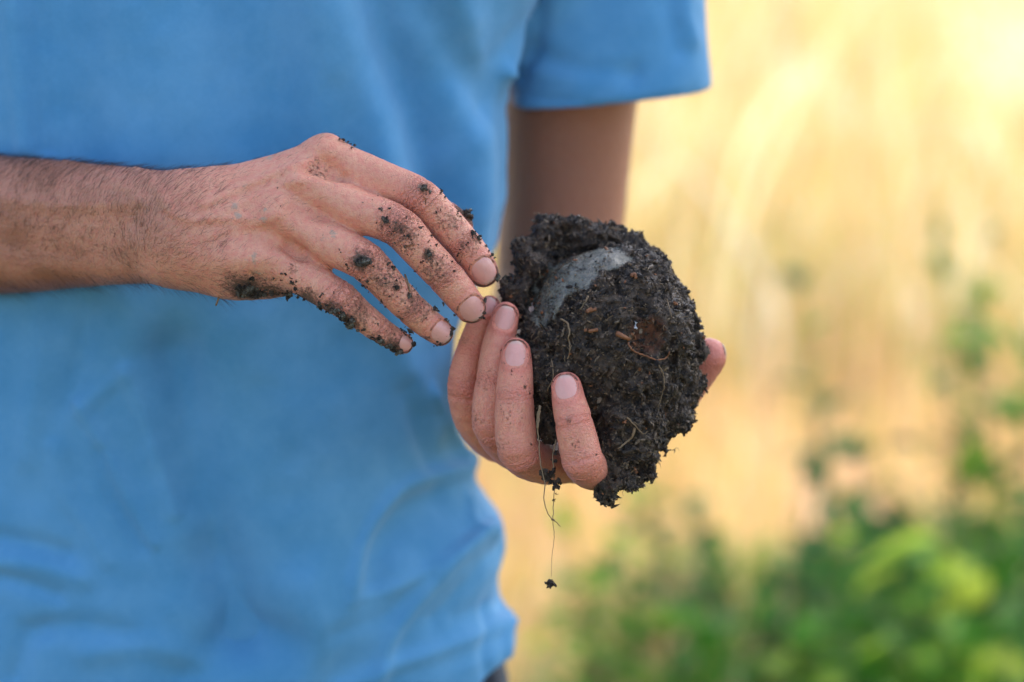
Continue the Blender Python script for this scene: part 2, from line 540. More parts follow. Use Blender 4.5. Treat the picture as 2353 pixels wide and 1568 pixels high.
fing1 = {
 'index': crop_chain([(590,272,-14,126),(800,352,-12,124),(1000,432,-9,116),(1160,505,-6,117),(1280,622,-7,108),(1415,775,-9,107),(1495,880,-11,102),(1542,955,-14,92)]),
 'middle': crop_chain([(480,430,-5,128),(620,510,-2,128),(800,590,1,125),(1028,676,4,123),(1165,822,3,113),(1305,970,-1,110),(1408,1092,-5,103),(1468,1172,-9,91)]),
 'ring': crop_chain([(330,605,-1,126),(560,752,3,126),(700,818,6,121),(838,892,8,117),(972,1030,6,104),(1105,1166,2,98),(1216,1264,-3,90),(1286,1318,-6,78)]),
 'little': crop_chain([(250,855,0,118),(420,958,3,114),(560,1038,5,109),(690,1118,7,103),(810,1212,4,88),(928,1302,1,79),(1008,1350,-2,69),(1066,1383,-5,58)]),
 'thumb': Chain([(620,440,-36,12),(800,405,-44,10.5),(930,448,-43,9.5),(1000,486,-40,8.2),(1054,517,-37,6.8)]),
}
palm1 = [
 Chain([(455,478,-18,15.5),(600,421,-18,11),(745,366,-14,9.6)]),
 Chain([(450,490,-14,15),(580,440,-10,11.5),(700,418,-6,10)]),
 Chain([(445,530,-11,15),(560,505,-4,11.5),(645,492,-1,9.8)]),
 Chain([(440,570,-12,14),(540,590,-1,11.5),(613,592,0,9.4)]),
 Chain([(430,590,-16,12.5),(520,625,-12,12.6),(600,637,-9,10.4),(640,640,-7,8.6)]),
 Chain([(460,500,-26,14),(560,460,-34,13),(680,415,-38,11)]),
 Chain([(480,530,-20,13),(600,510,-22,12),(690,480,-22,10)]),
]
web1 = [crop_chain([(560,400,-13,98),(760,470,-11,86),(880,515,-9,68)]), crop_chain([(400,590,-4,90),(600,690,-3,84),(730,755,-2,66)]), crop_chain([(300,760,-3,90),(450,850,-2,84),(560,930,-2,70)])]
fore1 = [
 Chain([(470,482,-14,15.5),(400,480,-20,17),(250,479,-48,20.7),(0,484,-98,27.5),(-250,490,-158,33),(-420,515,-212,36)]),
 Chain([(450,568,-16,15),(390,572,-22,16.2),(250,566,-50,18.7),(0,558,-100,26),(-250,545,-160,31),(-420,520,-214,35)]),
 Chain([(402,540,-15,15.3),(380,566,-18,14.8)]),
]
up1 = Chain([(-420,515,-212,37),(-440,200,-205,42),(-430,-150,-215,47),(-330,-420,-222,50)])

def softpalm(P, chains, k):
    d = chains[0].d(P)
    for c in chains[1:]: d = smin(d, c.d(P), k)
    return d

def arm1(P):
    pl = softpalm(P, palm1, 7.0)
    fo = softpalm(P, fore1, 9.0)
    base = smin(pl, fo, 12.0)
    for c in web1: base = smin(base, c.d(P), 6.0)
    out = None
    for k in ('index', 'middle', 'ring', 'little', 'thumb'):
        d = smin(base, fing1[k].d(P), 7.0 if k != 'thumb' else 10.0)
        out = d if out is None else smin(out, d, 0.8)
    return out

fing2 = {
 'index': Chain([(1392,1072,-42,10.2),(1364,1080,-18,9.8),(1341,1064,3,9.7),(1332,1032,6,9.5),(1318,968,7,8.9),(1308,927,5,8.1),(1302,890,3,7.2)]),
 'middle': Chain([(1330,1058,-60,10.4),(1258,1066,-36,10.2),(1196,1043,-9,9.9),(1184,985,-5,9.8),(1182,912,-5,9.1),(1185,850,-7,8.2),(1186,810,-9,7.0)]),
 'ring': Chain([(1270,1038,-72,10.2),(1190,1040,-48,10),(1136,990,-25,9.3),(1127,945,-21,9.0),(1134,876,-20,8.5),(1146,790,-22,7.8),(1162,725,-24,6.5)]),
 'little': Chain([(1215,1018,-85,9.5),(1142,1022,-66,9),(1082,965,-48,8.3),(1066,885,-38,7.9),(1082,805,-36,7.0),(1106,738,-36,6.1),(1126,704,-37,5.2)]),
 'thumb': Chain([(1370,975,-112,14),(1480,985,-95,12),(1562,905,-72,10),(1600,858,-64,9.6),(1629,818,-58,8.9)]),
}
palm2 = [
 Chain([(1392,1072,-42,10.2),(1395,1035,-80,13),(1350,975,-125,17)]),
 Chain([(1330,1058,-60,10.4),(1350,1030,-90,13),(1345,975,-125,17)]),
 Chain([(1270,1038,-72,10.2),(1300,1015,-95,13),(1335,970,-128,17)]),
 Chain([(1215,1018,-85,9.5),(1265,990,-105,12),(1325,965,-130,16)]),
]
fore2 = [Chain([(1340,970,-125,19),(1325,915,-180,26),(1295,790,-275,36),(1285,720,-325,38)])]
up2 = Chain([(1285,720,-325,38),(1285,600,-324,38),(1296,450,-320,38),(1305,250,-312,41),(1330,-100,-290,44),(1300,-380,-272,48)])

def arm2(P):
    base = smin(softpalm(P, palm2, 7.0), softpalm(P, fore2, 6.0), 9.0)
    out = None
    for k in ('index', 'middle', 'ring', 'little', 'thumb'):
        d = smin(base, fing2[k].d(P), 5.0)
        out = d if out is None else smin(out, d, 0.8)
    return out

# torso in upright coordinates: x right, h up, f towards the camera
T0 = cp(390, 784, -254)
UPc = np.array([0, cp_, sp_]); FWc = np.array([0, -sp_, cp_])
edge_px = [(-700, 1150), (-300, 1190), (-100, 1290), (0, 1236), (60, 1200), (110, 1172), (160, 1158), (220, 1162), (300, 1166), (450, 1164), (560, 1138), (680, 1078), (760, 1048), (900, 1036), (1000, 1056),
           (1060, 1086), (1123, 1096), (1165, 1130), (1200, 1155), (1241, 1164), (1311, 1145), (1381, 1150), (1445, 1186), (1520, 1184), (1600, 1160), (1900, 1150)]
hs = []; aa = []
for y_, x_ in edge_px:
    best = None
    for h_ in np.arange(-420, 520, 2.0):
        q = T0 + h_ * UPc
        py = 784 - q[1] / (S * (D - q[2]) / D)
        if best is None or abs(py - y_) < best[0]:
            best = (abs(py - y_), h_, (x_ - 1176.5) * S * (D - q[2]) / D - T0[0])
    hs.append(best[1]); aa.append(best[2])
o_ = np.argsort(hs); hs = np.array(hs)[o_]; aa = np.array(aa)[o_]
HG = np.arange(-430, 530, 2.0)
AR = np.interp(HG, hs, aa)
ker = np.exp(-np.linspace(-2, 2, 7) ** 2); ker /= ker.sum()
AR = np.convolve(np.pad(AR, 3, mode='edge'), ker, mode='valid')
ker2 = np.exp(-np.linspace(-2, 2, 81) ** 2); ker2 /= ker2.sum()
AL = np.convolve(np.pad(AR, 40, mode='edge'), ker2, mode='valid')

def torso(P, shrink=0.0):
    Q = P - T0
    h = Q @ UPc; f = Q @ FWc; x = Q[:, 0]
    ar = np.interp(h, HG, AR); al = np.interp(h, HG, AL)
    a = np.where(x > 0, ar, al) - shrink
    bf = np.interp(h, [-400, -250, -120, 0, 150, 300, 420], [118, 120, 122, 118, 116, 112, 92]) - shrink
    top = smooth(h, 330, 430)
    bf = bf * (1 - .4 * top)
    e = 2.25
    r = (np.abs(x / a) ** e + np.abs(f / bf) ** e) ** (1 / e)
    d = (r - 1) * np.minimum(a, bf) * (0.75 + .25 * np.minimum(r, 1))
    return np.maximum(d, np.abs(h - 10) - 400 + shrink)

fine_boxes = []
def in_box(C, m):
    k = np.zeros(len(C), bool)
    for lo, hi in fine_boxes: k |= ((C > np.array(lo) + m) & (C < np.array(hi) - m)).all(1)
    return k

HV = 0.85
lo1 = np.minimum(cp(-90, 860, -140), cp(-90, 860, 20)); lo1[2] = -118
hi1 = np.array([0, 0, 0.0]); hi1[0] = cp(1165, 290, 0)[0]; hi1[1] = cp(0, 285, -20)[1]; hi1[2] = 22
lo1 = np.array([cp(-90, 0, -85)[0], cp(0, 860, 0)[1], -150.0])
fine_boxes.append((lo1, hi1))
lo2 = np.array([cp(1015, 0, -40)[0], cp(0, 1165, -60)[1], -128.0]); hi2 = np.array([cp(1690, 0, -60)[0], cp(0, 650, -40)[1], 24.0])
fine_boxes.append((lo2, hi2))

V1, F1 = surface_nets(arm1, lo1, hi1, HV); V1, N1 = project(arm1, V1)
V2, F2 = surface_nets(arm2, lo2, hi2, HV); V2, N2 = project(arm2, V2)
B1 = bvh_of(V1, F1); B2 = bvh_of(V2, F2)

def body_coarse(P):
    d = torso(P, 28.0)
    a = smin(softpalm(P, fore1, 9.0), up1.d(P), 10.0)
    b = smin(softpalm(P, fore2, 6.0), up2.d(P), 10.0)
    return smin(smin(d, a, 8.0), b, 8.0)
V3, F3 = surface_nets(body_coarse, (-480, -330, -400), (230, 360, -40), 5.0, slack=8)
V3, N3 = project(body_coarse, V3, 2)
cen = V3[F3].mean(1)
F3 = F3[~in_box(cen, 4.0)]

# ---- nails
nails = []   # (which arm, chain, dorsal direction, half width, half length, back from the tip)
def nail_spec(arm, ch, dors, b, a, back, lat=0.0):
    tip = ch.p[-1]; T = ch.p[-1] - ch.p[-4]; T /= np.linalg.norm(T)
    Dn = np.array(dors, float); Dn -= (Dn @ T) * T; Dn /= np.linalg.norm(Dn)
    L = np.cross(T, Dn)
    end = tip + T * ch.r[-1]
    c = end - T * back + L * lat
    nails.append(dict(arm=arm, ch=ch, T=T, Dn=Dn, L=L, c=c, a=a, b=b, r=ch.r[-1]))
nail_spec(1, fing1['index'], (0.10, 0.05, 1), 6.0, 7.0, 9.9)
nail_spec(1, fing1['middle'], (0.05, 0.05, 1), 6.0, 6.7, 9.6)
nail_spec(1, fing1['ring'], (0.12, 0.08, 1), 5.3, 5.6, 8.0)
nail_spec(1, fing1['little'], (0.15, 0.18, 1), 3.7, 4.0, 5.9)
nail_spec(1, fing1['thumb'], (0.5, 0.5, -1), 6.0, 7.0, 8.5)
nail_spec(2, fing2['index'], (-0.10, 0.0, 1), 5.4, 6.3, 8.7)
nail_spec(2, fing2['middle'], (-0.05, 0.0, 1), 5.2, 6.7, 9.4)
nail_spec(2, fing2['ring'], (0.0, 0.0, 1), 5.0, 6.1, 8.8)
nail_spec(2, fing2['little'], (-0.3, 0.1, 1), 4.0, 4.8, 6.2)
nail_spec(2, fing2['thumb'], (0.8, -0.3, -0.6), 5.6, 6.8, 8.0)

def nail_uv(P, n):
    q = P - n['c']
    u = q @ n['L'] / n['b']; v = q @ n['T'] / n['a']; w_ = q @ n['Dn']
    return u, v, w_

def detail(V, N, fingers, arm, bvh, lines, spots, clays):
    n = len(V)
    disp = np.zeros(n); wrc = np.zeros(n); wrm = np.zeros(n); red = np.zeros(n); dirt = np.zeros(n); clay = np.zeros(n)
    best = np.full(n, 1e9)
    for name, ch in fingers.items():
        d, s = ch.d(V, arc=True)
        m = (d < 1.6) & (d < best)
        best = np.where(m, d, best)
        keys = ch.keys
        dors = next(k['Dn'] for k in nails if k['ch'] is ch)
        dr = smooth(N @ dors, -0.1, 0.6)
        pip, dip = JOINTS[(arm, name)]
        pipS, dipS = keys[pip], keys[dip]
        g1 = np.exp(-((s - pipS) / 6.5) ** 2); g2 = np.exp(-((s - dipS) / 3.6) ** 2)
        wrc = np.where(m, s, wrc)
        wrm = np.where(m, (1.0 if arm == 1 else .4) * (g1 * 1.0 + g2 * .8) * dr + 0.10, wrm)
        end = ch.cum[-1]
        rr = 0.55 * g1 * dr + 0.45 * g2 * dr + 0.75 * smooth(s, end - 14, end + 2) + 0.35 * (1 - dr) * smooth(s, 12, 30)
        red = np.where(m, rr, red)
        # knuckle pads: a soft bump with two creases across it
        pad = 0.75 * np.exp(-((s - pipS) / 5.5) ** 2) * dr
        for off in (-4.2, -1.4, 1.6, 4.6):
            pad -= 0.34 * np.exp(-((s - pipS - off + 0.5 * np.sin(V[:, 1] * .9 + off)) / 0.55) ** 2) * dr
        for off in (-1.6, 0.8):
            pad -= 0.34 * np.exp(-((s - dipS - off) / 0.5) ** 2) * dr
        # palm side creases under the joints
        pad -= 0.5 * np.exp(-((s - pipS) / 1.2) ** 2) * (1 - dr) + 0.4 * np.exp(-((s - dipS) / 1.0) ** 2) * (1 - dr)
        disp = np.where(m, pad, disp)
    for k in nails:
        if k['arm'] != arm: continue
        u, v, w_ = nail_uv(V, k)
        q = (np.abs(u) ** 2.7 + np.abs(v) ** 2.7) ** (1 / 2.7)
        on = smooth(N @ k['Dn'], 0.0, 0.3) * (np.linalg.norm(V - k['c'], axis=1) < 16)
        disp += on * (-0.5 * (1 - smooth(q, 0.86, 1.02)))
        disp += on * 0.40 * np.exp(-((q - 1.15) / 0.12) ** 2) * (1 - 0.6 * smooth(v, .3, .9))
        dirt = np.maximum(dirt, on * (1.15 if arm == 1 else .75) * (0.42 + .5 * smooth(v, .2, .9) + .3 * vnoise(V, 2.5, 90)) * np.exp(-((q - 1.06) / 0.09) ** 2))
        red = np.maximum(red, on * .6 * np.exp(-((q - 1.3) / .3) ** 2))
        endd = (V - k['c']) @ k['T']
        if arm == 1:
            dirt = np.maximum(dirt, .55 * smooth(endd, k['a'] * .75, k['a'] * 1.15) * (np.linalg.norm(V - k['c'], axis=1) < 14))
    for pts, A, wd in lines:
        L = lay(bvh, pts)
        if len(L) < 2: continue
        d = polydist(V, L)
        disp += (1.35 if A < 0 else 1.15) * A * np.exp(-(d / wd) ** 2)
    for arr, lst in ((dirt, spots), (clay, clays)):
        for px, py, r, am in lst:
            h_, _ = shoot(bvh, px, py)
            if h_ is None:
                h_, _ = shoot(bvh, px - 6, py - 14)
            if h_ is None: continue
            d = np.linalg.norm(V - h_, axis=1) / (r * S)
            np.maximum(arr, am * np.exp(-d * d), out=arr)
    disp += 0.14 * fbm(V, 7.0, 3, 3)
    return disp, dict(wrc=wrc, wrm=wrm, red=np.clip(red, 0, 1), dirt=dirt, clay=clay)

JOINTS = {(1, 'index'): (3, 5), (1, 'middle'): (3, 5), (1, 'ring'): (3, 5), (1, 'little'): (3, 5), (1, 'thumb'): (1, 3),
          (2, 'index'): (2, 4), (2, 'middle'): (2, 4), (2, 'ring'): (2, 4), (2, 'little'): (3, 4), (2, 'thumb'): (2, 3)}

def C2(*pts): return [c2(a, b) for a, b in pts]
lines1 = [
 # veins and tendons of the forearm and the back of the hand
 ([(270,372),(330,400),(372,452),(408,496),(470,508),(560,500)], 1.1, 2.4),
 ([(150,372),(230,392),(290,430),(330,455)], 0.9, 3.0),
 ([(0,455),(120,470),(230,468),(330,470)], 0.9, 4.0),
 ([(20,560),(150,585),(260,590),(330,600)], -0.9, 7.0),
 ([(60,400),(180,430),(300,425)], 0.6, 5.0),
 ([(470,470),(560,430),(640,395),(720,365)], 1.4, 2.6),
 ([(480,500),(570,462),(640,430),(690,415)], 1.3, 2.8),
 ([(480,540),(560,520),(640,495)], 0.9, 3.2),
 ([(520,610),(570,600),(620,590)], 0.4, 4.0),
 (C2((640,330),(560,300),(520,315),(470,330)), -2.2, 5.0),
 (C2((700,395),(600,370),(530,345)), -1.7, 3.2),
 (C2((560,620),(470,610),(400,580)), -1.4, 5.0),
 (C2((440,835),(380,800),(300,780)), -1.6, 5.0),
 (C2((470,855),(420,840),(370,800)), -1.7, 2.6),
 (C2((640,135),(610,180),(590,240)), 0.8, 5.5),
 (C2((470,380),(440,400)), 1.2, 6.5),
 (C2((330,560),(300,580)), 0.9, 7.0),
 (C2((200,840),(170,860)), 0.7, 8.0),
 # creases of the wrist and between the knuckles
 ([(405,470),(395,520),(392,560)], -0.3, 1.0),
 (C2((330,1000),(250,1010),(150,960)), -0.35, 1.2),
 (C2((20,1000),(60,1100),(40,1130)), -0.3, 1.5),
]
spots1 = [(*c2(1050,720), 75, 0.47), (*c2(950,1000), 80, 0.49), (*c2(1250,950), 60, 0.46), (*c2(1150,1150), 60, 0.49), (*c2(800,1200), 60, 0.51), (*c2(1350,650), 60, 0.43), (*c2(1450,800), 40, 0.43), (*c2(300,1060), 70, .42), (*c2(1000,1330), 50, .42), (*c2(840,900), 40, .45), (1070,490,34,1.3), (1085,500,26,1.3), (*c2(130,1060), 55, 1.0), (*c2(60,1000), 40, .55), (*c2(280,1070), 40, .8), (*c2(390,1080), 30, .9), (*c2(500,1120), 35, .85), (*c2(640,1180), 30, .9),
 (*c2(740,1250), 30, .9), (*c2(900,1370), 30, .8), (*c2(1000,1400), 30, .9), (*c2(960,660), 26, .55), (*c2(1040,690), 24, .7), (*c2(1100,740), 22, .5), (*c2(1215,850), 16, .9),
 (*c2(1240,880), 22, .5), (*c2(820,890), 30, .85), (*c2(1000,940), 24, .5), (*c2(1030,1040), 22, .6), (*c2(1110,1110), 22, .6), (*c2(1180,1220), 24, .5), (*c2(1190,455), 18, .7),
 (*c2(1265,600), 14, .45), (*c2(1490,740), 22, .6), (*c2(1290,1330), 26, .55), (*c2(1520,1230), 20, .6), (*c2(400,930), 30, .35), (*c2(570,340), 34, .42), (*c2(540,300), 26, .4),
 (*c2(1330,960), 12, .35), (*c2(700,960), 18, .4), (*c2(1060,1270), 20, .6), (*c2(960,1190), 12, .7), (*c2(800,1030), 12, .5)]
clays1 = [(*c2(60,560), 17, .9), (*c2(75,620), 14, .9), (*c2(238,640), 13, 1.0), (*c2(170,870), 22, .8), (*c2(200,960), 22, .75), (*c2(640,725), 22, .75), (*c2(590,760), 14, .6),
 (*c2(270,272), 16, .9), (*c2(320,250), 14, .8), (*c2(120,450), 12, .7), (*c2(815,880), 24, 1.0), (*c2(1175,455), 13, .9), (*c2(410,415), 7, .6), (*c2(245,580), 6, .9),
 (*c2(800,180), 12, .7), (*c2(1080,1300), 12, .9), (*c2(1100,610), 14, .5)]
lines2 = [
 ([(1038,910),(1060,915),(1080,924)], -0.7, .9),
 ([(1115,1000),(1130,1010),(1140,1030)], -0.5, 1.5),
 (([c3(930,880), c3(945,990), c3(930,1020)]), -0.25, 1.4),
]
spots2 = [(*c3(1000,1150), 60, .28), (*c3(560,900), 60, .28), (*c3(400,700), 60, .28), (*c3(330,950), 60, .30), (*c3(480,1150), 50, .36), (*c3(940,960), 12, .55), (*c3(1010,1100), 40, .25), (*c3(550,850), 22, .35), (*c3(530,930), 18, .3), (*c3(400,1100), 26, .35), (*c3(430,180), 14, .6), (*c3(260,420), 26, .4),
          (*c3(660,740), 5, .9), (*c3(690,780), 4, .8), (*c3(620,705), 4, .7), (*c3(700,1120), 4, .8), (*c3(1130,1190), 3, .9), (*c3(1050,620), 14, .6)]
clays2 = [(*c3(630,800), 6, .8), (*c3(940,950), 10, .6)]

d1, A1 = detail(V1, N1, fing1, 1, B1, lines1, spots1, clays1)
d2, A2 = detail(V2, N2, fing2, 2, B2, lines2, spots2, clays2)
W1 = V1 + N1 * d1[:, None]
W2 = V2 + N2 * d2[:, None]
px1 = V1[:, 0] / (S * (D - V1[:, 2]) / D) + 1176.5
A1['tan'] = np.clip(1.0 - smooth(px1, 150, 560), 0, 1) * (0.75 + .45 * fbm(V1, 28, 2, 4)).clip(0, 1)
A2['red'] = np.clip(A2['red'] + .28, 0, 1)  # lower hand reddened all over, standing in for its dimmer, less blue light
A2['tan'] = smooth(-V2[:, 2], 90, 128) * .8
A3 = dict(wrc=np.zeros(len(V3)), wrm=np.zeros(len(V3)), red=np.zeros(len(V3)), dirt=np.zeros(len(V3)), clay=np.zeros(len(V3)), tan=np.full(len(V3), .85))
VB = np.vstack([W1, W2, V3])
FB = np.vstack([F1, F2 + len(V1), F3 + len(V1) + len(V2)])
AB = {k: np.concatenate([A1[k], A2[k], A3[k]]) for k in A3}
used = np.zeros(len(VB), bool); used[FB.ravel()] = True
remap = np.cumsum(used) - 1
VB = VB[used]; FB = remap[FB]; AB = {k: a[used] for k, a in AB.items()}

feet = world(T0)[0].copy(); feet[2] = 0.0
person = empty('person', feet)
tag(person, 'man in a blue short-sleeved shirt picking soil off a clod with dirty hands', 'person')
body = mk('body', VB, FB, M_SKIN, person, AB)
body['label'] = 'bare tanned forearms and dirty hands'

# nail plates fitted on the fingertips
def nail_plate(n, bvh):
    nr, na = 7, 28
    pts, ed, tp = [], [], []
    rings = [0.0] + [k / nr for k in range(1, nr + 1)]
    for ri, q in enumerate(rings):
        cnt = 1 if ri == 0 else na
        for j in range(cnt):
            t = 2 * math.pi * j / na
            cu, cv = math.cos(t), math.sin(t)
            k = (abs(cu) ** 2.7 + abs(cv) ** 2.7) ** (-1 / 2.7)
            u, v = cu * k * q, cv * k * q
            base = n['c'] + n['L'] * u * n['b'] + n['T'] * v * n['a']
            hit = bvh.ray_cast(Vector(base + n['Dn'] * 25), Vector(-n['Dn']))
            z = (np.array(hit[0]) - base) @ n['Dn'] if hit[0] is not None and hit[3] < 35 else n['r'] * .6
            off = -0.26 + 0.30 * (1 - q ** 4)
            if v > .65: off += 0.3 * (v - .65)
            if q > .93: off -= .12
            pts.append([base, z + off, u, v]); ed.append(q); tp.append(v)
    z = np.array([p[1] for p in pts]); uv = np.array([[p[2], p[3]] for p in pts])
    Ax = np.stack([np.ones(len(z)), uv[:, 0], uv[:, 1], uv[:, 0]**2, uv[:, 1]**2, uv[:, 0]**2 * uv[:, 1]], 1)
    co, *_ = np.linalg.lstsq(Ax, z, rcond=None)
    zf = Ax @ co
    V = np.array([p[0] + n['Dn'] * (0.75 * f + .25 * zz) for p, f, zz in zip(pts, zf, z)])
    F = [[0, 1 + j, 1 + (j + 1) % na] for j in range(na)]
    for r_ in range(1, nr):
        a0, b0 = 1 + (r_ - 1) * na, 1 + r_ * na
        for j in range(na):
            F.append([a0 + j, b0 + j, b0 + (j + 1) % na, a0 + (j + 1) % na])
    # rim turned down, so the plate has a thickness
    b0 = 1 + (nr - 1) * na; c0 = len(V)
    low = V[b0:b0 + na] - n['Dn'] * 0.7
    V = np.vstack([V, low]); ed += [1.05] * na; tp += tp[b0:b0 + na]
    for j in range(na): F.append([b0 + j, c0 + j, c0 + (j + 1) % na, b0 + (j + 1) % na])
    return V, F, np.array(ed), (np.array(tp) + 1) / 2

for n in nails:
    Vn, Fn, ed, tp = nail_plate(n, B1 if n['arm'] == 1 else B2)
    mk('fingernail', Vn, Fn, M_NAIL, person, dict(edge=ed, tip=tp))

# ------------------------------------------------------------------ hairs on the forearm and the back of the hand
def hairs(name, roots, dirs, lens, rad, parent):
    n = len(roots); m = 5
    P = np.zeros((n, m, 3))
    for i in range(m):
        t = i / (m - 1)
        P[:, i] = roots + dirs * (lens * t)[:, None] + np.stack([np.zeros(n), -0.18 * lens * t * t, -0.12 * lens * t * t], 1)
    Wp = world(P.reshape(-1, 3)) - np.array(parent.location)
    hc = bpy.data.hair_curves.new(name)
    hc.add_curves([m] * n)
    hc.attributes['position'].data.foreach_set('vector', Wp.astype(np.float32).ravel())
    ra = hc.attributes.get('radius') or hc.attributes.new('radius', 'FLOAT', 'POINT')
    r = np.tile(np.linspace(1, .25, m), n) * rad / 1000
    ra.data.foreach_set('value', r.astype(np.float32))
    hc.materials.append(M_HAIR)
    o = bpy.data.objects.new(name, hc); COL.objects.link(o); o.parent = parent
    o['kind'] = 'stuff'
    return o

front = np.where((N1[:, 2] > -0.35))[0]
pw = px1[front]
dens = np.where(pw < 520, 1.0, np.where(pw < 760, .22, .04)) * np.where(V1[front][:, 1] > 20, 1.4, .8)
dens *= (pw < 900)
pyf = 784 - V1[front][:, 1] / (S * (D - V1[front][:, 2]) / D)
dens = np.where((pyf > 600) & (pw < 500), dens * .5, dens)
pick = RNG.choice(front, 5200, p=dens / dens.sum(), replace=True)
rt = W1[pick] + RNG.normal(0, .35, (len(pick), 3))
base_dir = np.array([0.72, 0.62, 0.0])
dr_ = base_dir + RNG.normal(0, .22, (len(pick), 3))
nn = N1[pick]
dr_ = dr_ - (dr_ * nn).sum(1)[:, None] * nn
dr_ /= np.linalg.norm(dr_, axis=1)[:, None]
dr_ = dr_ + nn * (0.28 + .25 * RNG.random(len(pick)))[:, None]
dr_ /= np.linalg.norm(dr_, axis=1)[:, None]
ln = np.where(px1[pick] < 520, RNG.uniform(4, 9, len(pick)), RNG.uniform(2, 5, len(pick)))
hairs('arm_hair', rt, dr_, ln, 0.05, person)

# ------------------------------------------------------------------ shirt
SLa = cp(1352, -330, -272); SLb = cp(1410, 290, -288)
def sleeve(P, off=0.0):
    ax = SLb - SLa; L = np.linalg.norm(ax); ax = ax / L
    q = P - SLa; t = q @ ax
    x = q[:, 0] - t * ax[0]
    f = (q - t[:, None] * ax) @ FWc
    tt = np.clip(t / L, 0, 1.2)
    rx = 62 - 4.5 * tt + off; rf = 60 - 3 * tt + off
    r = (np.abs(x / rx) ** 3 + np.abs(f / rf) ** 3) ** (1 / 3)
    return (r - 1) * np.minimum(rx, rf), t, L, x, f

def shirt_sdf(P):
    d = torso(P)
    s, t, L, x, f = sleeve(P)
    hem = (P - T0) @ UPc
    d = np.maximum(d, BOT - hem - 40 * smooth(EDGEX - P[:, 0], 6, 60))
    din = torso(P, 16.0)
    d = np.maximum(d, -np.maximum(din, BOT - hem - 60))
    cut = HEM - hem + (P[:, 0] - SLb[0]) * 0.10      # rises to the right
    s = np.maximum(s, cut)
    s2, *_ = sleeve(P, -7.5)
    s = np.maximum(s, -np.maximum(s2, cut - 26))
    s = np.maximum(s, -t - 30)
    s1, t1, L1, *_ = sleeveL(P)
    return smin(smin(d, s, 3.0 + 22 * smooth(hem, 230, 330)), s1, 14.0)

def sleeveL(P):
    a = cp(-470, -330, -225); b = cp(-500, 260, -235)
    ax = b - a; L = np.linalg.norm(ax); ax = ax / L
    q = P - a; t = np.clip(q @ ax, 0, L)
    d = np.linalg.norm(q - t[:, None] * ax, axis=1) - 62
    return np.maximum(d, (q @ ax) - L), t, L
q_ = cp(1402, 238, -230)
HEM = (q_ - T0) @ UPc
BOT = (cp(1170, 1508, -262) - T0) @ UPc; EDGEX = cp(1185, 1535, -262)[0]

VS, FS = surface_nets(shirt_sdf, (-470, -340, -420), (140, 330, -60), 2.3, slack=6)
VS, NS = project(shirt_sdf, VS, 2)
BS = bvh_of(VS, FS)
folds = [
 # upper half
 ([(770,-80),(800,120),(850,300),(880,420)], 6, 16), ([(830,-80),(900,100),(970,300),(1000,500)], -5, 13), ([(1010,-80),(1060,150),(1090,380),(1080,560)], 5, 18),
 ([(560,-80),(600,200),(640,420)], -4, 22), ([(330,-80),(360,200),(330,360)], 3, 26), ([(20,-80),(40,150),(60,340)], 5, 8), ([(75,-80),(95,150),(100,340)], -3, 7),
 ([(1290,-60),(1215,50),(1165,120),(1142,160)], 4.5, 12), ([(1140,160),(1165,240),(1180,340)], 3, 7), ([(700,-80),(720,100),(735,330)], 4, 12), ([(930,-80),(1010,60),(1090,240)], -4, 12),
 ([(150,-80),(170,150),(200,350)], -3, 16),
 # lower half
 ([(180,930),(235,1020),(290,1130),(350,1250)], 3.4, 5), ([(290,850),(330,960),(375,1100),(400,1180)], 3.4, 6), ([(230,1040),(260,1150),(330,1260)], -2.2, 5),
 ([(130,1030),(150,1130),(250,1290)], 2.2, 7), ([(390,820),(420,960),(450,1120),(520,1330),(560,1450)], -8, 17), ([(300,690),(340,850),(395,1000),(440,1200)], 4, 16),
 ([(560,760),(620,950),(680,1180),(760,1400)], 5, 28), ([(180,940),(230,900),(285,860)], 2.0, 6),
 ([(1100,1070),(960,1110),(890,1160),(835,1240),(808,1340)], 6.5, 6), ([(1010,1140),(930,1180),(870,1270),(850,1340)], -7, 12), ([(1000,1160),(960,1240)], -4, 14),
 ([(1155,1195),(1060,1270),(980,1350),(900,1450),(860,1580)], 6, 7), ([(1150,1260),(1080,1330),(1000,1420)], -5, 10),
 ([(800,1370),(900,1350),(1000,1300),(1100,1230)], 3.2, 5), ([(760,1440),(900,1400),(980,1330)], -4, 9), ([(1160,1430),(1040,1480),(900,1530),(760,1590)], 5, 7),
 ([(1150,1380),(1050,1420)], -4, 8), ([(1085,1060),(1050,1030),(1010,960),(985,900)], 6, 7), ([(990,1060),(960,990),(930,900)], -6, 11), ([(1075,1150),(1090,1210),(1130,1230)], 5, 6),
 ([(1170,1400),(1160,1470),(1170,1540)], 5, 7), ([(1120,1400),(1110,1480),(1120,1560)], -5, 8), ([(880,700),(930,850),(1000,980)], 4, 12),
 ([(0,1330),(60,1345),(130,1370)], -3, 6), ([(0,1240),(80,1255),(150,1275)], -4, 8), ([(0,1290),(100,1300),(190,1330)], 3, 8), ([(60,1450),(180,1440),(300,1460)], -3, 9), ([(30,1560),(60,1480),(100,1450)], -3, 8),
 ([(200,1500),(330,1480),(450,1520)], 3, 10), ([(430,1560),(520,1480),(650,1470)], -3, 12), ([(700,1560),(720,1450),(680,1350)], 3, 12), ([(80,700),(90,850),(60,1050)], 3, 10), ([(200,700),(190,800),(160,930)], -2.5, 9),
 # sleeve
 ([(1250,-60),(1240,60),(1200,170)], -5, 8), ([(1190,150),(1300,175),(1400,180)], 2, 10), ([(1210,120),(1330,160),(1450,170)], -3, 9), ([(1590,-60),(1575,20),(1590,90)], 3, 8), ([(1540,-20),(1545,50),(1560,110)], -3, 9),
 ([(1180,212),(1300,232),(1450,236),(1630,196)], -1.5, 2.0),
]
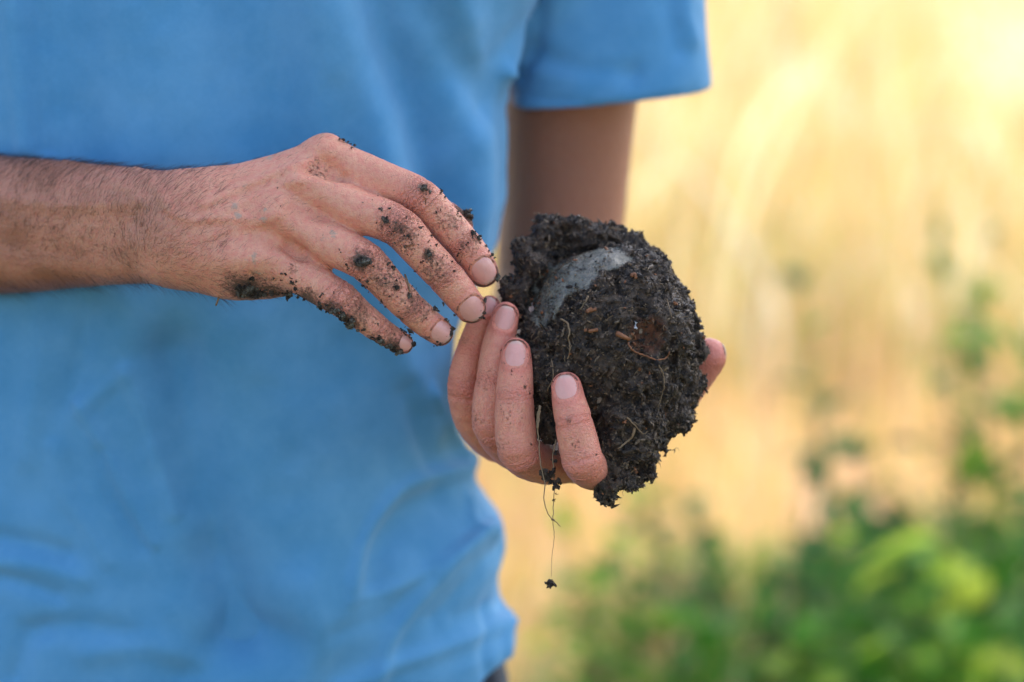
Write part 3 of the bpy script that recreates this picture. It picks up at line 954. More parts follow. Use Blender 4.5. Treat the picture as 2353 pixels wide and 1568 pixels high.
ds = np.zeros(len(VS))
for pts, A, wd in folds:
    L = lay(BS, pts, 5)
    if len(L) < 2: continue
    d = polydist(VS, L)
    k_ = 1.4 if wd >= 12 else 1.0
    if pts[0][0] > 700 and pts[0][1] > 600: k_ *= .6 if A < 0 else .8
    elif wd >= 12: k_ *= 1.5
    ds += k_ * A * np.exp(-(d / (wd * (1 if wd >= 12 else .75))) ** 2)
ds += 1.6 * fbm(VS * np.array([1, .5, 1]), 60, 3, 21) + .5 * vnoise(VS, 12, 8)
fr = smooth(NS[:, 2], -0.3, 0.2)
VSd = VS + NS * (ds * (0.12 + .88 * fr))[:, None]
shirt = mk('shirt', VSd, FS, M_SHIRT, person)
shirt['label'] = 'light blue short-sleeved cotton shirt, creased at the waist'
# trousers
hipc = T0 - 390 * UPc
def legs(P):
    Q = P - T0; h = Q @ UPc; f = Q @ FWc; x = Q[:, 0]
    r = np.sqrt((x / 195) ** 2 + (f / 112) ** 2); hip = (r - 1) * 112
    hip = np.maximum(hip, np.abs(h + 340) - 150)
    out = hip
    for sx in (-88, 88):
        rad = np.interp(h, [-1030, -700, -450], [58, 72, 92])
        l = np.sqrt((x - sx) ** 2 + f ** 2) - rad
        out = smin(out, np.maximum(l, np.abs(h + 735) - 300), 20)
    return out
zf = world(T0)[0][2] * 1000
VT, FT = surface_nets(legs, (-460, -1130, -760), (160, -130, -60), 9.0, slack=20)
mk('trousers', VT, FT, M_TROUSER, person)['label'] = 'dark trousers below the shirt hem'

# ------------------------------------------------------------------ the clod of soil
CC = cp(1404, 790, -38)
lobes = [  # centre in enlargement pixels, depth, radius mm
 (250,270,-52,9),(330,190,-58,11),(420,175,-60,9.5),(560,185,-58,8),(285,150,-50,6),(330,130,-52,4.5),(640,200,-64,7),(215,330,-46,9),(165,430,-42,6.5),(110,440,-40,4.2),(108,385,-42,2.2),
 (720,280,-60,11),(810,310,-62,7),(930,385,-40,5.2),(900,430,-42,3.2),(840,400,-42,9),(940,480,-42,5.5),(1010,620,-38,6),(1030,760,-36,5),(1005,930,-36,7),(915,1080,-34,12),(980,1000,-36,6),(840,1150,-30,11),
 (700,1150,-18,19),(600,1280,-12,13),(640,1370,-10,9.5),(612,1425,-8,7.5),(585,1470,-8,5),(700,1345,-14,6),(760,1270,-20,9),(790,1340,-20,4.5),(735,1380,-18,4.5),(870,1205,-26,5),(915,1185,-28,3.5),
 (170,590,-38,7),(155,510,-40,7.5),(230,800,-24,9.5),(250,1000,-20,11.5),(300,1150,-18,9),(330,900,-14,13.5),
]
LB = [(cp(*c4(a, b), z), r) for a, b, z, r in lobes]
patch_poly = np.array([c4(a, b) for a, b in [(400,225),(480,190),(620,200),(760,300),(640,345),(565,395),(520,440),(400,490),(355,560),(300,660),(235,650),(190,570),(195,460),(255,360),(320,290)]])

def in_poly(px, py, poly):
    ins = np.zeros(len(px), bool); dist = np.full(len(px), 1e9)
    n = len(poly)
    for i in range(n):
        x1, y1 = poly[i]; x2, y2 = poly[(i + 1) % n]
        c = ((y1 > py) != (y2 > py)) & (px < (x2 - x1) * (py - y1) / (y2 - y1 + 1e-9) + x1)
        ins ^= c
        t = np.clip(((px - x1) * (x2 - x1) + (py - y1) * (y2 - y1)) / ((x2 - x1) ** 2 + (y2 - y1) ** 2), 0, 1)
        dist = np.minimum(dist, np.hypot(px - x1 - t * (x2 - x1), py - y1 - t * (y2 - y1)))
    return np.where(ins, -dist, dist)

def clod_parts(P):
    q = (P - CC) / np.array([42.5, 48.5, 41.0])
    r = np.sqrt((q * q).sum(1))
    ball = (r - 1) * 41
    d = ball
    for c, rr in LB:
        d = smin(d, np.linalg.norm(P - c, axis=1) - rr, 2.5)
    px = P[:, 0] / (S * (D - P[:, 2]) / D) + 1176.5
    py = 784 - P[:, 1] / (S * (D - P[:, 2]) / D)
    pd = in_poly(px, py, patch_poly) * S + 1.6 * vnoise(P, 6.0, 81) + 1.0 * vnoise(P, 2.5, 82)
    patch = (1 - smooth(pd, -3.0, 1.0)) * (P[:, 2] > -45)
    return d, patch, ball, px, py

HOLE = cp(*c4(815, 680), 2)
def clod(P):
    d, patch, ball, px, py = clod_parts(P)
    ns = (3.3 - 1.6 * smooth(py, 980, 1060)) * fbm(P, 12.0, 2, 31) + 2.2 * np.abs(vnoise(P, 4.5, 40)) + 1.5 * vnoise(P, 2.4, 44)
    ero = 2.0 * smooth(vnoise(P, 5.5, 51), 0.35, .8)
    low = smooth(py, 960, 1060) * smooth(px, 1370, 1430)
    rough = ns * (1 + .9 * low) + ero - 0.6
    sm = smin(ball + 0.6, d + 1.5, 3.0) + 0.7 * vnoise(P, 9, 60) + .35 * vnoise(P, 3.0, 61)
    out = (d + rough) * (1 - patch) + (sm + 1.2) * patch
    hole = np.linalg.norm((P - HOLE) / np.array([1.3, 1, 1.1]), axis=1) - 8.0 - 1.2 * vnoise(P, 3, 70)
    return np.maximum(out, -hole)

cl = cp(1130, 1180, -60); ch_ = cp(1660, 480, -60)
VC, FC = surface_nets(clod, (cl[0], cl[1], -88), (ch_[0], ch_[1], 14), 0.75, slack=6)
# keep the larger connected pieces only
def islands(n, F):
    p = np.arange(n)
    e = np.vstack([F[:, [0, 1]], F[:, [1, 2]], F[:, [2, 3]]])
    while True:
        m = np.minimum(p[e[:, 0]], p[e[:, 1]])
        q = p.copy()
        np.minimum.at(q, e[:, 0], m); np.minimum.at(q, e[:, 1], m)
        q = q[q]
        if (q == p).all(): return p
        p = q
isl = islands(len(VC), FC)
u_, c_ = np.unique(isl, return_counts=True)
good = set(u_[c_ > 4000])
kf = np.isin(isl[FC[:, 0]], list(good)); FC = FC[kf]
us = np.zeros(len(VC), bool); us[FC.ravel()] = True
rm = np.cumsum(us) - 1; VC = VC[us]; FC = rm[FC]
_, patchC, _, pxC, pyC = clod_parts(VC)
NC = normals_of(VC, FC)
rust = smooth(-np.linalg.norm(VC - HOLE, axis=1), -12, -6) * .9
clod_e = empty('soil_clod', world(CC)[0])
tag(clod_e, 'large dark clod of wet soil held in the cupped lower hand', 'soil clod')
M_SOILS = M_SOIL
mk('soil_lump', VC, FC, M_SOIL, clod_e, dict(smooth_clay=patchC * (NC[:, 2] > -.3), rust=rust))
BC = bvh_of(VC, FC)

# crumbs: jagged little lumps
def ico():
    t = (1 + 5 ** .5) / 2
    v = [(-1,t,0),(1,t,0),(-1,-t,0),(1,-t,0),(0,-1,t),(0,1,t),(0,-1,-t),(0,1,-t),(t,0,-1),(t,0,1),(-t,0,-1),(-t,0,1)]
    f = [(0,11,5),(0,5,1),(0,1,7),(0,7,10),(0,10,11),(1,5,9),(5,11,4),(11,10,2),(10,7,6),(7,1,8),(3,9,4),(3,4,2),(3,2,6),(3,6,8),(3,8,9),(4,9,5),(2,4,11),(6,2,10),(8,6,7),(9,8,1)]
    v = [np.array(p) / np.linalg.norm(p) for p in v]
    cache = {}; nf = []
    def mid(a, b):
        k = (min(a, b), max(a, b))
        if k not in cache:
            p = v[a] + v[b]; v.append(p / np.linalg.norm(p)); cache[k] = len(v) - 1
        return cache[k]
    for a, b, c in f:
        x, y, z = mid(a, b), mid(b, c), mid(c, a)
        nf += [(a, x, z), (b, y, x), (c, z, y), (x, y, z)]
    return np.array(v), np.array(nf)
IV, IF = ico()
IV0, IF0 = IV[:12], np.array([(0,11,5),(0,5,1),(0,1,7),(0,7,10),(0,10,11),(1,5,9),(5,11,4),(11,10,2),(10,7,6),(7,1,8),(3,9,4),(3,4,2),(3,2,6),(3,6,8),(3,8,9),(4,9,5),(2,4,11),(6,2,10),(8,6,7),(9,8,1)])
PROTO0 = [IV0 * (1 + 0.30 * RNG.normal(0, 1, (12, 1)).clip(-1.2, 1.6)) * np.array([RNG.uniform(1.1, 2.1), RNG.uniform(.4, .9), RNG.uniform(.25, .7)]) for _ in range(16)]
PROTO = [IV * (1 + 0.38 * RNG.normal(0, 1, (len(IV), 1)).clip(-1.2, 1.2)) * np.array([1.15, RNG.uniform(.5, 1), RNG.uniform(.3, .85)]) for _ in range(12)]

def rotm(n):
    q = RNG.normal(0, 1, (n, 4)); q /= np.linalg.norm(q, axis=1)[:, None]
    w_, x, y, z = q.T
    return np.stack([1-2*(y*y+z*z), 2*(x*y-z*w_), 2*(x*z+y*w_), 2*(x*y+z*w_), 1-2*(x*x+z*z), 2*(y*z-x*w_), 2*(x*z-y*w_), 2*(y*z+x*w_), 1-2*(x*x+y*y)], 1).reshape(n, 3, 3)

def lumps(C, R, PR=None, FI=None):
    PR = PROTO if PR is None else PR; FI = IF if FI is None else FI
    C = np.asarray(C); R = np.asarray(R); n = len(C)
    pid = RNG.integers(0, len(PR), n)
    base = np.stack(PR)[pid] * R[:, None, None]
    M = rotm(n)
    V = np.einsum('nij,nkj->nki', M, base) + C[:, None, :]
    F = (FI[None] + (np.arange(n) * len(PR[0]))[:, None, None]).reshape(-1, 3)
    return V.reshape(-1, 3), F

fa = VC[FC].mean(1); fn_ = NC[FC[:, 0]]
wgt = np.where(patchC[FC[:, 0]] > .4, np.where(vnoise(fa, 6.0, 85) + (CC[0] - 8 - fa[:, 0]) / 25 > .15, .9, .10), 1.0) * (np.linalg.norm(fa - HOLE, axis=1) > 8.5) * np.where(fn_[:, 2] > -.4, 1, .15)
pk = RNG.choice(len(fa), 20000, p=wgt / wgt.sum())
Rr = np.exp(RNG.normal(math.log(0.42), .48, len(pk))).clip(.16, 1.6)
Rr = np.where(patchC[FC[pk, 0]] > .4, Rr * .6, Rr)
Vk, Fk = lumps(fa[pk] + fn_[pk] * (Rr * .35)[:, None], Rr, PROTO0, IF0)
zero = np.zeros(len(Vk)); toneC = np.repeat(RNG.normal(0.02, .24, len(pk)) + .35 * (RNG.random(len(pk)) < .05), 12)
o = mk('loose_crumbs', Vk, Fk, M_SOIL, clod_e, dict(smooth_clay=zero, rust=zero, tone=toneC), smoothsh=False); o['kind'] = 'stuff'

# chips of pale and rust-coloured matter bedded in the soil
def chips(n, wsel, lo, hi):
    pk = RNG.choice(len(fa), n, p=wsel / wsel.sum())
    V, F = lumps(fa[pk] + fn_[pk] * .5, RNG.uniform(lo, hi, n))
    return V, F
Vh, Fh = chips(110, wgt * (fn_[:, 2] > 0), .4, 1.15)
o = mk('bark_chips', Vh, Fh, M_BARK, clod_e, smoothsh=False); o['kind'] = 'stuff'
pk = RNG.choice(len(fa), 420, p=wgt / wgt.sum())
Vh, Fh = lumps(fa[pk] + fn_[pk] * .35, np.exp(RNG.normal(math.log(.34), .35, 420)), PROTO0, IF0)
o = mk('plant_fragments', Vh, Fh, M_FIBRE, clod_e, smoothsh=False); o['kind'] = 'stuff'

def tube(pts, rads, sides=6):
    pts = np.asarray(pts, float); n = len(pts); V = []; F = []
    T = np.gradient(pts, axis=0); T /= np.maximum(np.linalg.norm(T, axis=1), 1e-9)[:, None]
    ref = np.array([.3, .2, .93])
    for i in range(n):
        a = np.cross(T[i], ref); a /= np.linalg.norm(a); b = np.cross(T[i], a)
        for k in range(sides):
            t = 2 * math.pi * k / sides
            V.append(pts[i] + rads[i] * (math.cos(t) * a + math.sin(t) * b))
    for i in range(n - 1):
        for k in range(sides):
            F.append([i*sides+k, i*sides+(k+1) % sides, (i+1)*sides+(k+1) % sides, (i+1)*sides+k])
    F.append(list(range(sides))[::-1]); F.append([(n-1)*sides+k for k in range(sides)])
    return np.array(V), F

def merge(parts):
    Vs, Fs, o_ = [], [], 0
    for V, F in parts:
        Vs.append(V); Fs += [[int(i) + o_ for i in f] for f in F]; o_ += len(V)
    return np.vstack(Vs), Fs

def laid_root(pts, r0, r1, parent, name='root', lift=.5, mat=None, wig=.5):
    s = spline([(*c4(a, b), 0, 0) for a, b in pts], 6)
    P = []; lastz = None
    for q in s:
        h_, n_ = shoot(BC, q[0], q[1])
        if h_ is not None: lastz = h_[2]; P.append(h_ + np.array([0, 0, lift]))
        elif lastz is not None: P.append(cp(q[0], q[1], lastz))
    P = np.array(P)
    k = np.array([.2, .6, .2]) if len(P) > 4 else np.array([1.0])
    if len(P) > 4:
        z = P[:, 2].copy()
        zs = np.array([z[max(0, i-2):i+3].max() for i in range(len(z))])
        P[:, 2] = zs
    P = P + RNG.normal(0, wig * .25, P.shape)
    V, F = tube(P, np.linspace(r0, r1, len(P)))
    return mk(name, V, F, mat or M_ROOT, parent)

laid_root([(365,595),(400,620),(412,660),(405,700),(415,740),(402,800)], .55, .3, clod_e)
laid_root([(505,485),(490,515),(465,550)], .6, .35, clod_e)
laid_root([(300,960),(330,880),(320,800)], .3, .2, clod_e)
laid_root([(860,830),(885,890),(880,960),(855,1040)], .35, .15, clod_e)
laid_root([(740,1140),(725,1190),(690,1220),(655,1250)], .8, .35, clod_e)
laid_root([(700,1090),(740,1130),(780,1175),(800,1160)], .4, .2, clod_e)
laid_root([(900,500),(910,540),(925,590)], .3, .2, clod_e)
laid_root([(610,140),(660,150),(700,142)], .35, .1, clod_e)
laid_root([(540,110+60),(580,165),(605,125),(625,100)], 1.1, .5, clod_e, mat=M_SOIL)
laid_root([(120,420),(130,385),(108,368)], .9, .5, clod_e, mat=M_SOIL)
for a in ([(530,545),(500,560),(545,548)], [(510,660),(555,650)], [(720,380),(740,375),(745,395)]):
    laid_root(a, 1.0, .8, clod_e, 'bark_flake', .5, M_BARK, .3)
# rust-brown shell lining the small hollow
rim = [(705,690),(712,735),(745,765),(800,785),(850,800),(895,790),(915,760)]
laid_root(rim, .5, .3, clod_e, 'bark_rim', .4, M_BARK, .6)
laid_root([(650,670),(690,690),(715,700)], 1.4, .9, clod_e, 'bark_flake', .2, M_BARK, .3)
h_, n_ = shoot(BC, *c4(742, 628))
if h_ is None: h_ = HOLE
Vw, Fw = lumps([h_ + np.array([0, 0, 1.0]), h_ + np.array([.2, 1.3, 1.0]), h_ + np.array([-.1, -1.2, .8])], [.9, .8, .9])
mk('white_grit', Vw, Fw, M_GRIT, clod_e, smoothsh=True)
# fine rootlets
parts = []
for i in range(420):
    f = RNG.choice(len(fa), p=wgt / wgt.sum())
    p = fa[f].copy(); n_ = fn_[f]; dvec = RNG.normal(0, 1, 3); dvec -= (dvec @ n_) * n_ * .8; dvec /= np.linalg.norm(dvec)
    L = RNG.uniform(1.5, 6); pts = [p]
    for k in range(6):
        dvec = dvec + RNG.normal(0, .35, 3) + np.array([0, -.12, 0]); dvec /= np.linalg.norm(dvec)
        p = p + dvec * L / 6 + n_ * .12; pts.append(p)
    parts.append(tube(pts, np.linspace(.2, .08, 7), 4))
Vr, Fr = merge(parts)
o = mk('rootlets', Vr, Fr, M_FIBRE, clod_e); o['kind'] = 'stuff'

# dangling roots with soil beads
def hang(pts, z, r0, r1):
    s = spline([(*cp(a, b, z)[:3], 0) for a, b in pts], 6)[:, :3]
    s = s + RNG.normal(0, .12, s.shape)
    return tube(s, np.linspace(r0, r1, len(s)), 6)
def beads(name, spots, z, parent, spread=1.0):
    C, R = [], []
    for a, b, r in spots:
        c = cp(a, b, z); rm_ = r * S
        for k in range(max(6, int(10 * rm_))):
            C.append(c + RNG.normal(0, rm_ * .42, 3) * spread); R.append(RNG.uniform(.25, .6) * rm_)
    V, F = lumps(C, np.array(R)); zz = np.zeros(len(V))
    return mk(name, V, F, M_SOIL, parent, dict(smooth_clay=zz, rust=zz), smoothsh=False)
dr1 = empty('dangling_root', world(cp(1240, 935, 8))[0])
tag(dr1, 'brown root hanging between middle and index finger with its bent tip lowest', 'root')
V, F = hang([(1240,935),(1234,975),(1238,1010),(1241,1060),(1252,1110),(1250,1150),(1262,1185),(1288,1210)], 8, .38, .2)
mk('root', V, F, M_ROOT, dr1)
V, F = hang([(1241,933),(1239,950),(1235,985)], 8.3, .7, .45); mk('root_bark', V, F, M_ROOT, dr1)
dr2 = empty('dangling_root', world(cp(1276, 1010, 6))[0])
tag(dr2, 'soil-beaded root thread hanging beside the index finger above a small dark crumb', 'root')
V, F = hang([(1278,1010),(1270,1050),(1273,1090),(1275,1120),(1272,1160),(1271,1200),(1274,1235),(1268,1280),(1267,1325)], 6, .32, .10)
mk('root', V, F, M_ROOT, dr2)
beads('soil_bead', [(1252,1088,11),(1266,1092,9),(1262,1105,8),(1277,1112,11),(1272,1080,7),(1276,1042,5),(1275,1062,6),(1279,1135,3),(1272,1150,4),(1271,1195,4)], 6, dr2)
beads('crumb', [(1262,1342,11)], 6, dr2, .8)['label'] = 'small dark soil crumb dangling at the end of the thread'

# ------------------------------------------------------------------ soil stuck to the hands
BW1 = bvh_of(W1, F1); BW2 = bvh_of(W2, F2)
def on_hand(bvh, px, py):
    h_, n_ = shoot(bvh, px, py)
    k = 0
    while h_ is None and k < 24:
        k += 1
        a = k * 2.4; r = 2.0 * k
        h_, n_ = shoot(bvh, px + r * math.cos(a), py + r * math.sin(a))
        if h_ is not None:
            rad = np.array([px - (px + r * math.cos(a)), -(py - (py + r * math.sin(a))), 0]) * S
            h_ = h_ + rad * min(1, 6 / max(k, 1) * .35)
    return h_, n_
def clump(bvh, px, py, rpx):
    """a ragged heap: short random walks of crumbs from the middle outwards"""
    C, R = [], []
    rm_ = rpx * S
    nC = int(7 + 4.2 * rm_ * rm_)
    st = RNG.uniform(.45, .75); th = RNG.uniform(0, math.pi)
    qx = qy = 0.0
    for i in range(nC):
        if i % 5 == 0:
            a = RNG.uniform(0, 2 * math.pi); q = abs(RNG.normal(0, .45))
            qx, qy = q * math.cos(a), q * math.sin(a)
        qx += RNG.normal(0, .22); qy += RNG.normal(0, .22)
        u, v = qx, qy * st
        x = u * math.cos(th) - v * math.sin(th); y = u * math.sin(th) + v * math.cos(th)
        h_, n_ = on_hand(bvh, px + x * rpx, py + y * rpx)
        if h_ is None: continue
        rr_ = math.hypot(qx, qy)
        r = np.exp(RNG.normal(0, .35)) * .30 * rm_ * max(.3, 1.05 - .55 * rr_)
        r = min(max(r, .20), 1.35)
        C.append(h_ + n_ * r * RNG.uniform(0, .7)); R.append(r)
    return C, R
def soil_obj(name, C, R, label=None, cat=None, group=None, kind=None, parent=None):
    V, F = lumps(np.array(C), np.array(R)); zz = np.zeros(len(V))
    o = mk(name, V, F, M_SOIL, parent, dict(smooth_clay=zz + .38, rust=zz), smoothsh=False)
    return tag(o, label, cat, group, kind)

big1 = [
 ((820,893,48), 'grey-brown clump of damp soil on the knuckle of the ring finger of the upper hand'),
 ((130,1060,56), 'crumbly dark soil patch on the heel edge of the upper hand'),
 ((385,1078,36), 'dark soil lump at the base of the little finger of the upper hand'),
 ((752,1255,42), 'large dark soil lump halfway along the underside of the little finger'),
 ((655,1180,36), 'soil smear below the knuckle of the little finger, left of the larger lump'),
 ((935,1372,34), 'soil lump under the last joint of the little finger'),
 ((1040,1425,30), 'ragged soil clot hanging under the very tip of the little finger'),
 ((1188,455,28), 'flat grey soil flake on the middle knuckle of the index finger'),
 ((1218,850,28), 'brown soil clot on the middle segment of the middle finger'),
 ((1000,935,20), 'small soil clot past the knuckle of the ring finger'),
 ((1100,1098,22), 'soil clot beside the last joint of the ring finger'),
 ((1510,752,24), 'dark soil lump on the outer edge of the index fingertip above the nail'),
 ((1612,852,22), 'round soil crumb stuck to the outer side of the index fingertip beside the nail'),
 ((1640,990,28), 'crumbly soil packed under the tip of the index fingernail'),
 ((1560,1120,22), 'soil crumbs wedged between the tips of the index and middle finger'),
 ((1350,1225,20), 'soil crumb on the upper side of the ring fingertip next to the nail'),
 ((700,1215,30), 'crumbly soil bridging the two lumps on the underside of the little finger'),
 ((570,1150,26), 'thin line of dark soil between the palm edge and the little finger lumps'),
 ((1280,1165,20), 'soil crumb on the upper edge of the ring finger before its nail'),
 ((1360,1300,20), 'dark soil crust along the outer rim of the ring fingernail'),
 ((1535,1225,20), 'dark soil crust along the outer rim of the middle fingernail'),
 ((1110,1330,22), 'damp soil crust on the upper side of the little fingertip'),
 ((1085,735,20), 'small soil flake below the knuckle of the middle finger'),
 ((955,645,22), 'dark soil flake on the knuckle of the middle finger'),
 ((745,158,20), 'thin ridge of soil on top of the index knuckle'),
]
for (a, b, r), lab in big1:
    px, py = c2(a, b)
    C, R = clump(BW1, px, py, r * .3847)
    if C: soil_obj('soil_clump', C, R, lab, 'soil clump', 'clumps of soil stuck to the upper hand')
small = [(1225,480,9),(1290,470,12),(1310,500,8),(1265,600,7),(1290,580,4),(1390,600,7),(1410,625,6),(1480,722,14),(1390,850,8),(1405,820,4),(1440,795,5),(1405,890,6),(1530,720,8),(1560,800,9),(1575,830,6),(1590,925,4),
 (935,582,11),(980,575,7),(960,648,14),(965,625,7),(985,682,5),(1085,632,6),(1170,690,10),(1100,735,11),(1070,803,9),(1235,735,9),(1260,790,8),(1185,895,10),(1370,945,8),(1355,890,5),(1015,780,5),(1495,1120,6),(1540,1200,10),(1545,1225,9),
 (1120,960,5),(1150,1030,5),(1215,770,5),(1230,800,4),(1040,1190,4),(905,660,4),(940,680,4),(1020,660,5),(1050,700,5),(1000,720,4),(1270,900,4),(1300,870,4),(1240,930,4),
 (850,1000,11),(970,905,10),(955,990,6),(1025,1000,8),(1020,1042,13),(940,1130,7),(845,1050,8),(690,830,5),(800,1000,5),(820,1035,8),(1360,1290,12),(1345,1330,10),(1290,1160,12),(1290,1385,9),(1250,1395,6),(1130,1060,4),(1150,1090,4),(960,1025,5),(1180,1130,4),
 (880,850,4),(725,905,7),(740,935,8),(1200,1230,4),(1080,1140,5),(1270,1370,8),
 (650,1080,5),(575,1100,10),(565,1185,12),(600,1150,10),(700,1215,18),(910,1265,6),(830,1297,9),(800,1160,4),(1090,1310,12),(1060,1300,10),(1130,1385,13),(880,1345,8),(975,1400,18),(1000,1415,14),(950,1170,6),(925,1140,5),(720,1260,10),(850,1080,5),(610,1190,10),(795,1300,10),
 (160,995,12),(190,1085,24),(90,1045,20),(240,1060,9),(285,1080,14),(335,965,8),(292,990,8),(335,1002,5),(365,966,8),(405,1015,12),(390,990,6),(420,1050,10),(440,1100,12),(315,455,3),(332,560,3),(240,1085,10),(320,1085,8),(470,1120,8),
 (690,140,6),(715,148,8),(780,172,10),(1060,1230,6),(1250,1400,5),(20,990,3)]
C, R = [], []
for a, b, r in small:
    c_1, r_1 = clump(BW1, *c2(a, b), r * .3847 * 1.85); C += c_1; R += r_1
# fine specks
for (a, b, ra, rb, n) in [(1050,700,140,110,90),(1150,780,90,110,60),(850,930,130,90,60),(1030,1030,110,100,60),(1250,880,90,80,50),(1130,1150,90,90,40),(700,1200,110,60,50),(950,1350,120,60,50),(180,1050,170,60,80),(430,1060,110,60,50),
                          (1300,1330,70,60,40),(1470,760,70,60,24),(1230,500,90,60,24),(1000,1260,90,50,24),(1500,1200,60,60,20),(1580,960,50,80,20),(800,480,500,280,26)]:
    for _ in range(n // 2):
        a_, b_ = a + RNG.normal(0, ra * .5), b + RNG.normal(0, rb * .5)
        h_, n_ = shoot(BW1, *c2(a_, b_))
        if h_ is None or n_[2] < .1: continue
        r = float(np.exp(RNG.normal(math.log(.2), .4))); C.append(h_ + n_ * r * .3); R.append(r)
soil_obj('soil_specks', C, R, 'scattered dark soil specks sprinkled over the fingers of the upper hand', 'soil', kind='stuff')
C, R = [], []
for a, b, r in [(575,635,9),(570,658,6),(605,568,5),(500,505,10),(450,205,12),(440,190,8),(660,740,6),(690,780,4),(990,735,9),(940,728,3),(1127,1188,3),(840,700,4),(228,430,5),(170,610,4),(700,1118,4),(470,160,8),(600,400,5),(650,560,5)]:
    c_1, r_1 = clump(BW2, *c3(a, b), r * .3482); C += c_1; R += r_1
for _ in range(60):
    a_, b_ = RNG.uniform(480, 720), RNG.uniform(500, 900)
    h_, n_ = shoot(BW2, *c3(a_, b_))
    if h_ is None or n_[2] < .2 or h_[2] > 30: continue
    r = float(np.exp(RNG.normal(math.log(.13), .4))); C.append(h_ + n_ * r * .3); R.append(r)
soil_obj('soil_specks', C, R, 'a few dark soil specks on the fingers cupping the clod', 'soil', kind='stuff')

# straw and twig bits stuck to the skin
def straw(label, pts, r0, r1, lift=.6, mat=None, hangdown=False):
    P = []
    for a, b in pts:
        h_, n_ = on_hand(BW1, a, b)
        if h_ is None: continue
        if hangdown and len(P): h_ = cp(a, b, P[0][2])
        P.append(h_ + (n_ * lift if not hangdown else 0))
    if len(P) < 2: return
    V, F = tube(np.array(P), np.linspace(r0, r1, len(P)), 6)
    tag(mk('straw_bit' if mat is None else 'twig', V, F, mat or M_ROOT), label, 'straw' if mat is None else 'twig')
M_STRAW = plain('pale_straw', (0.55, 0.42, 0.22), .6, (0.4, 0.3, 0.15), 200)
straw('pale straw sliver lying on the middle of the ring finger', [c2(1068,975), c2(1082,1010), c2(1095,1050), c2(1100,1075)], .5, .35, .7)
straw('thin dark twig on the middle finger below its knuckle', [c2(1085,800), c2(1105,792), c2(1130,786)], .3, .25, .5, M_BARK)
straw('tiny forked twig on the index finger below the soil flake', [c2(1185,505), c2(1198,515), c2(1197,540)], .3, .25, .5, M_BARK)
straw('short pale twig hanging from the heel of the upper hand', [(503,684), (500,692), (496,703)], .55, .45, 0, M_ROOT, True)

# ------------------------------------------------------------------ background vegetation
def ground_at(px, dist):
    """ground point on the sight line of column px, at a distance along the ground"""
    a = (px - 1176.5) * S / D
    return np.array([a * dist, dist, 0.0])

def ground_z(P):
    P = np.atleast_2d(P)
    Q = np.column_stack([P[:, 0], P[:, 1], np.zeros(len(P))])
    near = np.exp(-((Q[:, 0]) ** 2 + (Q[:, 1] - 1.3) ** 2) / 2.0)
    return (-0.05 + 0.03 * fbm(Q + 50, 2.5, 3, 5)) * (1 - near)

def blades(name, pos, hgt, wid, tint, lean, mat, label):
    n = len(pos); m = 4
    az = RNG.uniform(0, 2 * math.pi, n)
    side = np.stack([np.cos(az), np.sin(az), np.zeros(n)], 1)
    ln_ = RNG.normal(0, 1, (n, 3)); ln_[:, 2] = 0
    V = np.zeros((n, 2 * m - 1, 3))
    for i in range(m):
        t = i / (m - 1)
        c = pos + ln_ * (lean * hgt * t ** 1.8)[:, None] + np.array([0, 0, 1]) * (hgt * (t - .22 * t * t * lean * 3).clip(0, None))[:, None]
        if i < m - 1:
            w_ = wid * (1 - t * .75)
            V[:, 2*i] = c - side * w_[:, None]; V[:, 2*i+1] = c + side * w_[:, None]
        else: V[:, 2*i] = c
    q = []
    for i in range(m - 2): q += [[2*i, 2*i+1, 2*i+3], [2*i, 2*i+3, 2*i+2]]
    q += [[2*(m-2), 2*(m-2)+1, 2*(m-1)]]
    F = (np.array(q)[None] + (np.arange(n) * (2*m-1))[:, None, None]).reshape(-1, 3)
    tt = np.repeat(tint, 2*m-1, axis=0)
    o = mk(name, V.reshape(-1, 3), F, mat, is_world=True, attrs=dict(tint=tt), smoothsh=False, origin=np.array([0, 6.0, 0]))
    return tag(o, label, name.replace('_', ' '), kind='stuff')

N = 85000
dist = 2.7 + 17 * RNG.random(N) ** 1.5
ax_ = RNG.uniform(-0.27, 0.27, N)
pos = np.stack([ax_ * dist, dist, np.zeros(N)], 1)
cl_ = fbm(pos * np.array([1, .22, 1]), .7, 3, 77)
keep = RNG.random(N) < smooth(cl_, -.55, .5) * .9 + .1
keep &= (pos[:, 1] > 3.9 + .5 * RNG.normal(0, 1, N)) | (pos[:, 0] < .0)
pos = pos[keep]; n = len(pos)
pos[:, 2] = ground_z(pos)
hg = RNG.uniform(.10, .36, n) * (1 + 1.3 * ((RNG.random(n) < .12) & (pos[:, 1] > 5))) * (1 + .5 * fbm(pos, 1.5, 2, 5)).clip(.4, 2)
pal = np.array([[.74,.53,.19],[.78,.59,.27],[.70,.44,.20],[.76,.57,.33],[.62,.50,.16],[.72,.46,.29]])
tn = pal[RNG.integers(0, len(pal), n)] * RNG.uniform(.8, 1.15, (n, 1))
gr = (RNG.random(n) < .10 + .25 * smooth(vnoise(pos, 2.0, 9), .2, .8))
tn[gr] = np.array([.30, .34, .10]) * RNG.uniform(.8, 1.3, (gr.sum(), 1))
wd_ = RNG.uniform(.002, .005, n); bw = (RNG.random(n) < .05) & (pos[:, 1] > 5.5); wd_[bw] *= 4.5; hg[bw] *= 1.3
tn[bw] = np.array([[.82,.70,.42],[.36,.26,.12],[.84,.76,.58],[.44,.42,.16],[.80,.56,.36]])[RNG.integers(0, 5, bw.sum())]
blades('dry_grass', pos, hg, wd_, tn.clip(0, .8), RNG.uniform(.1, .6, n), M_GRASS, 'straw-yellow dry grass covering the sunny field behind the man')

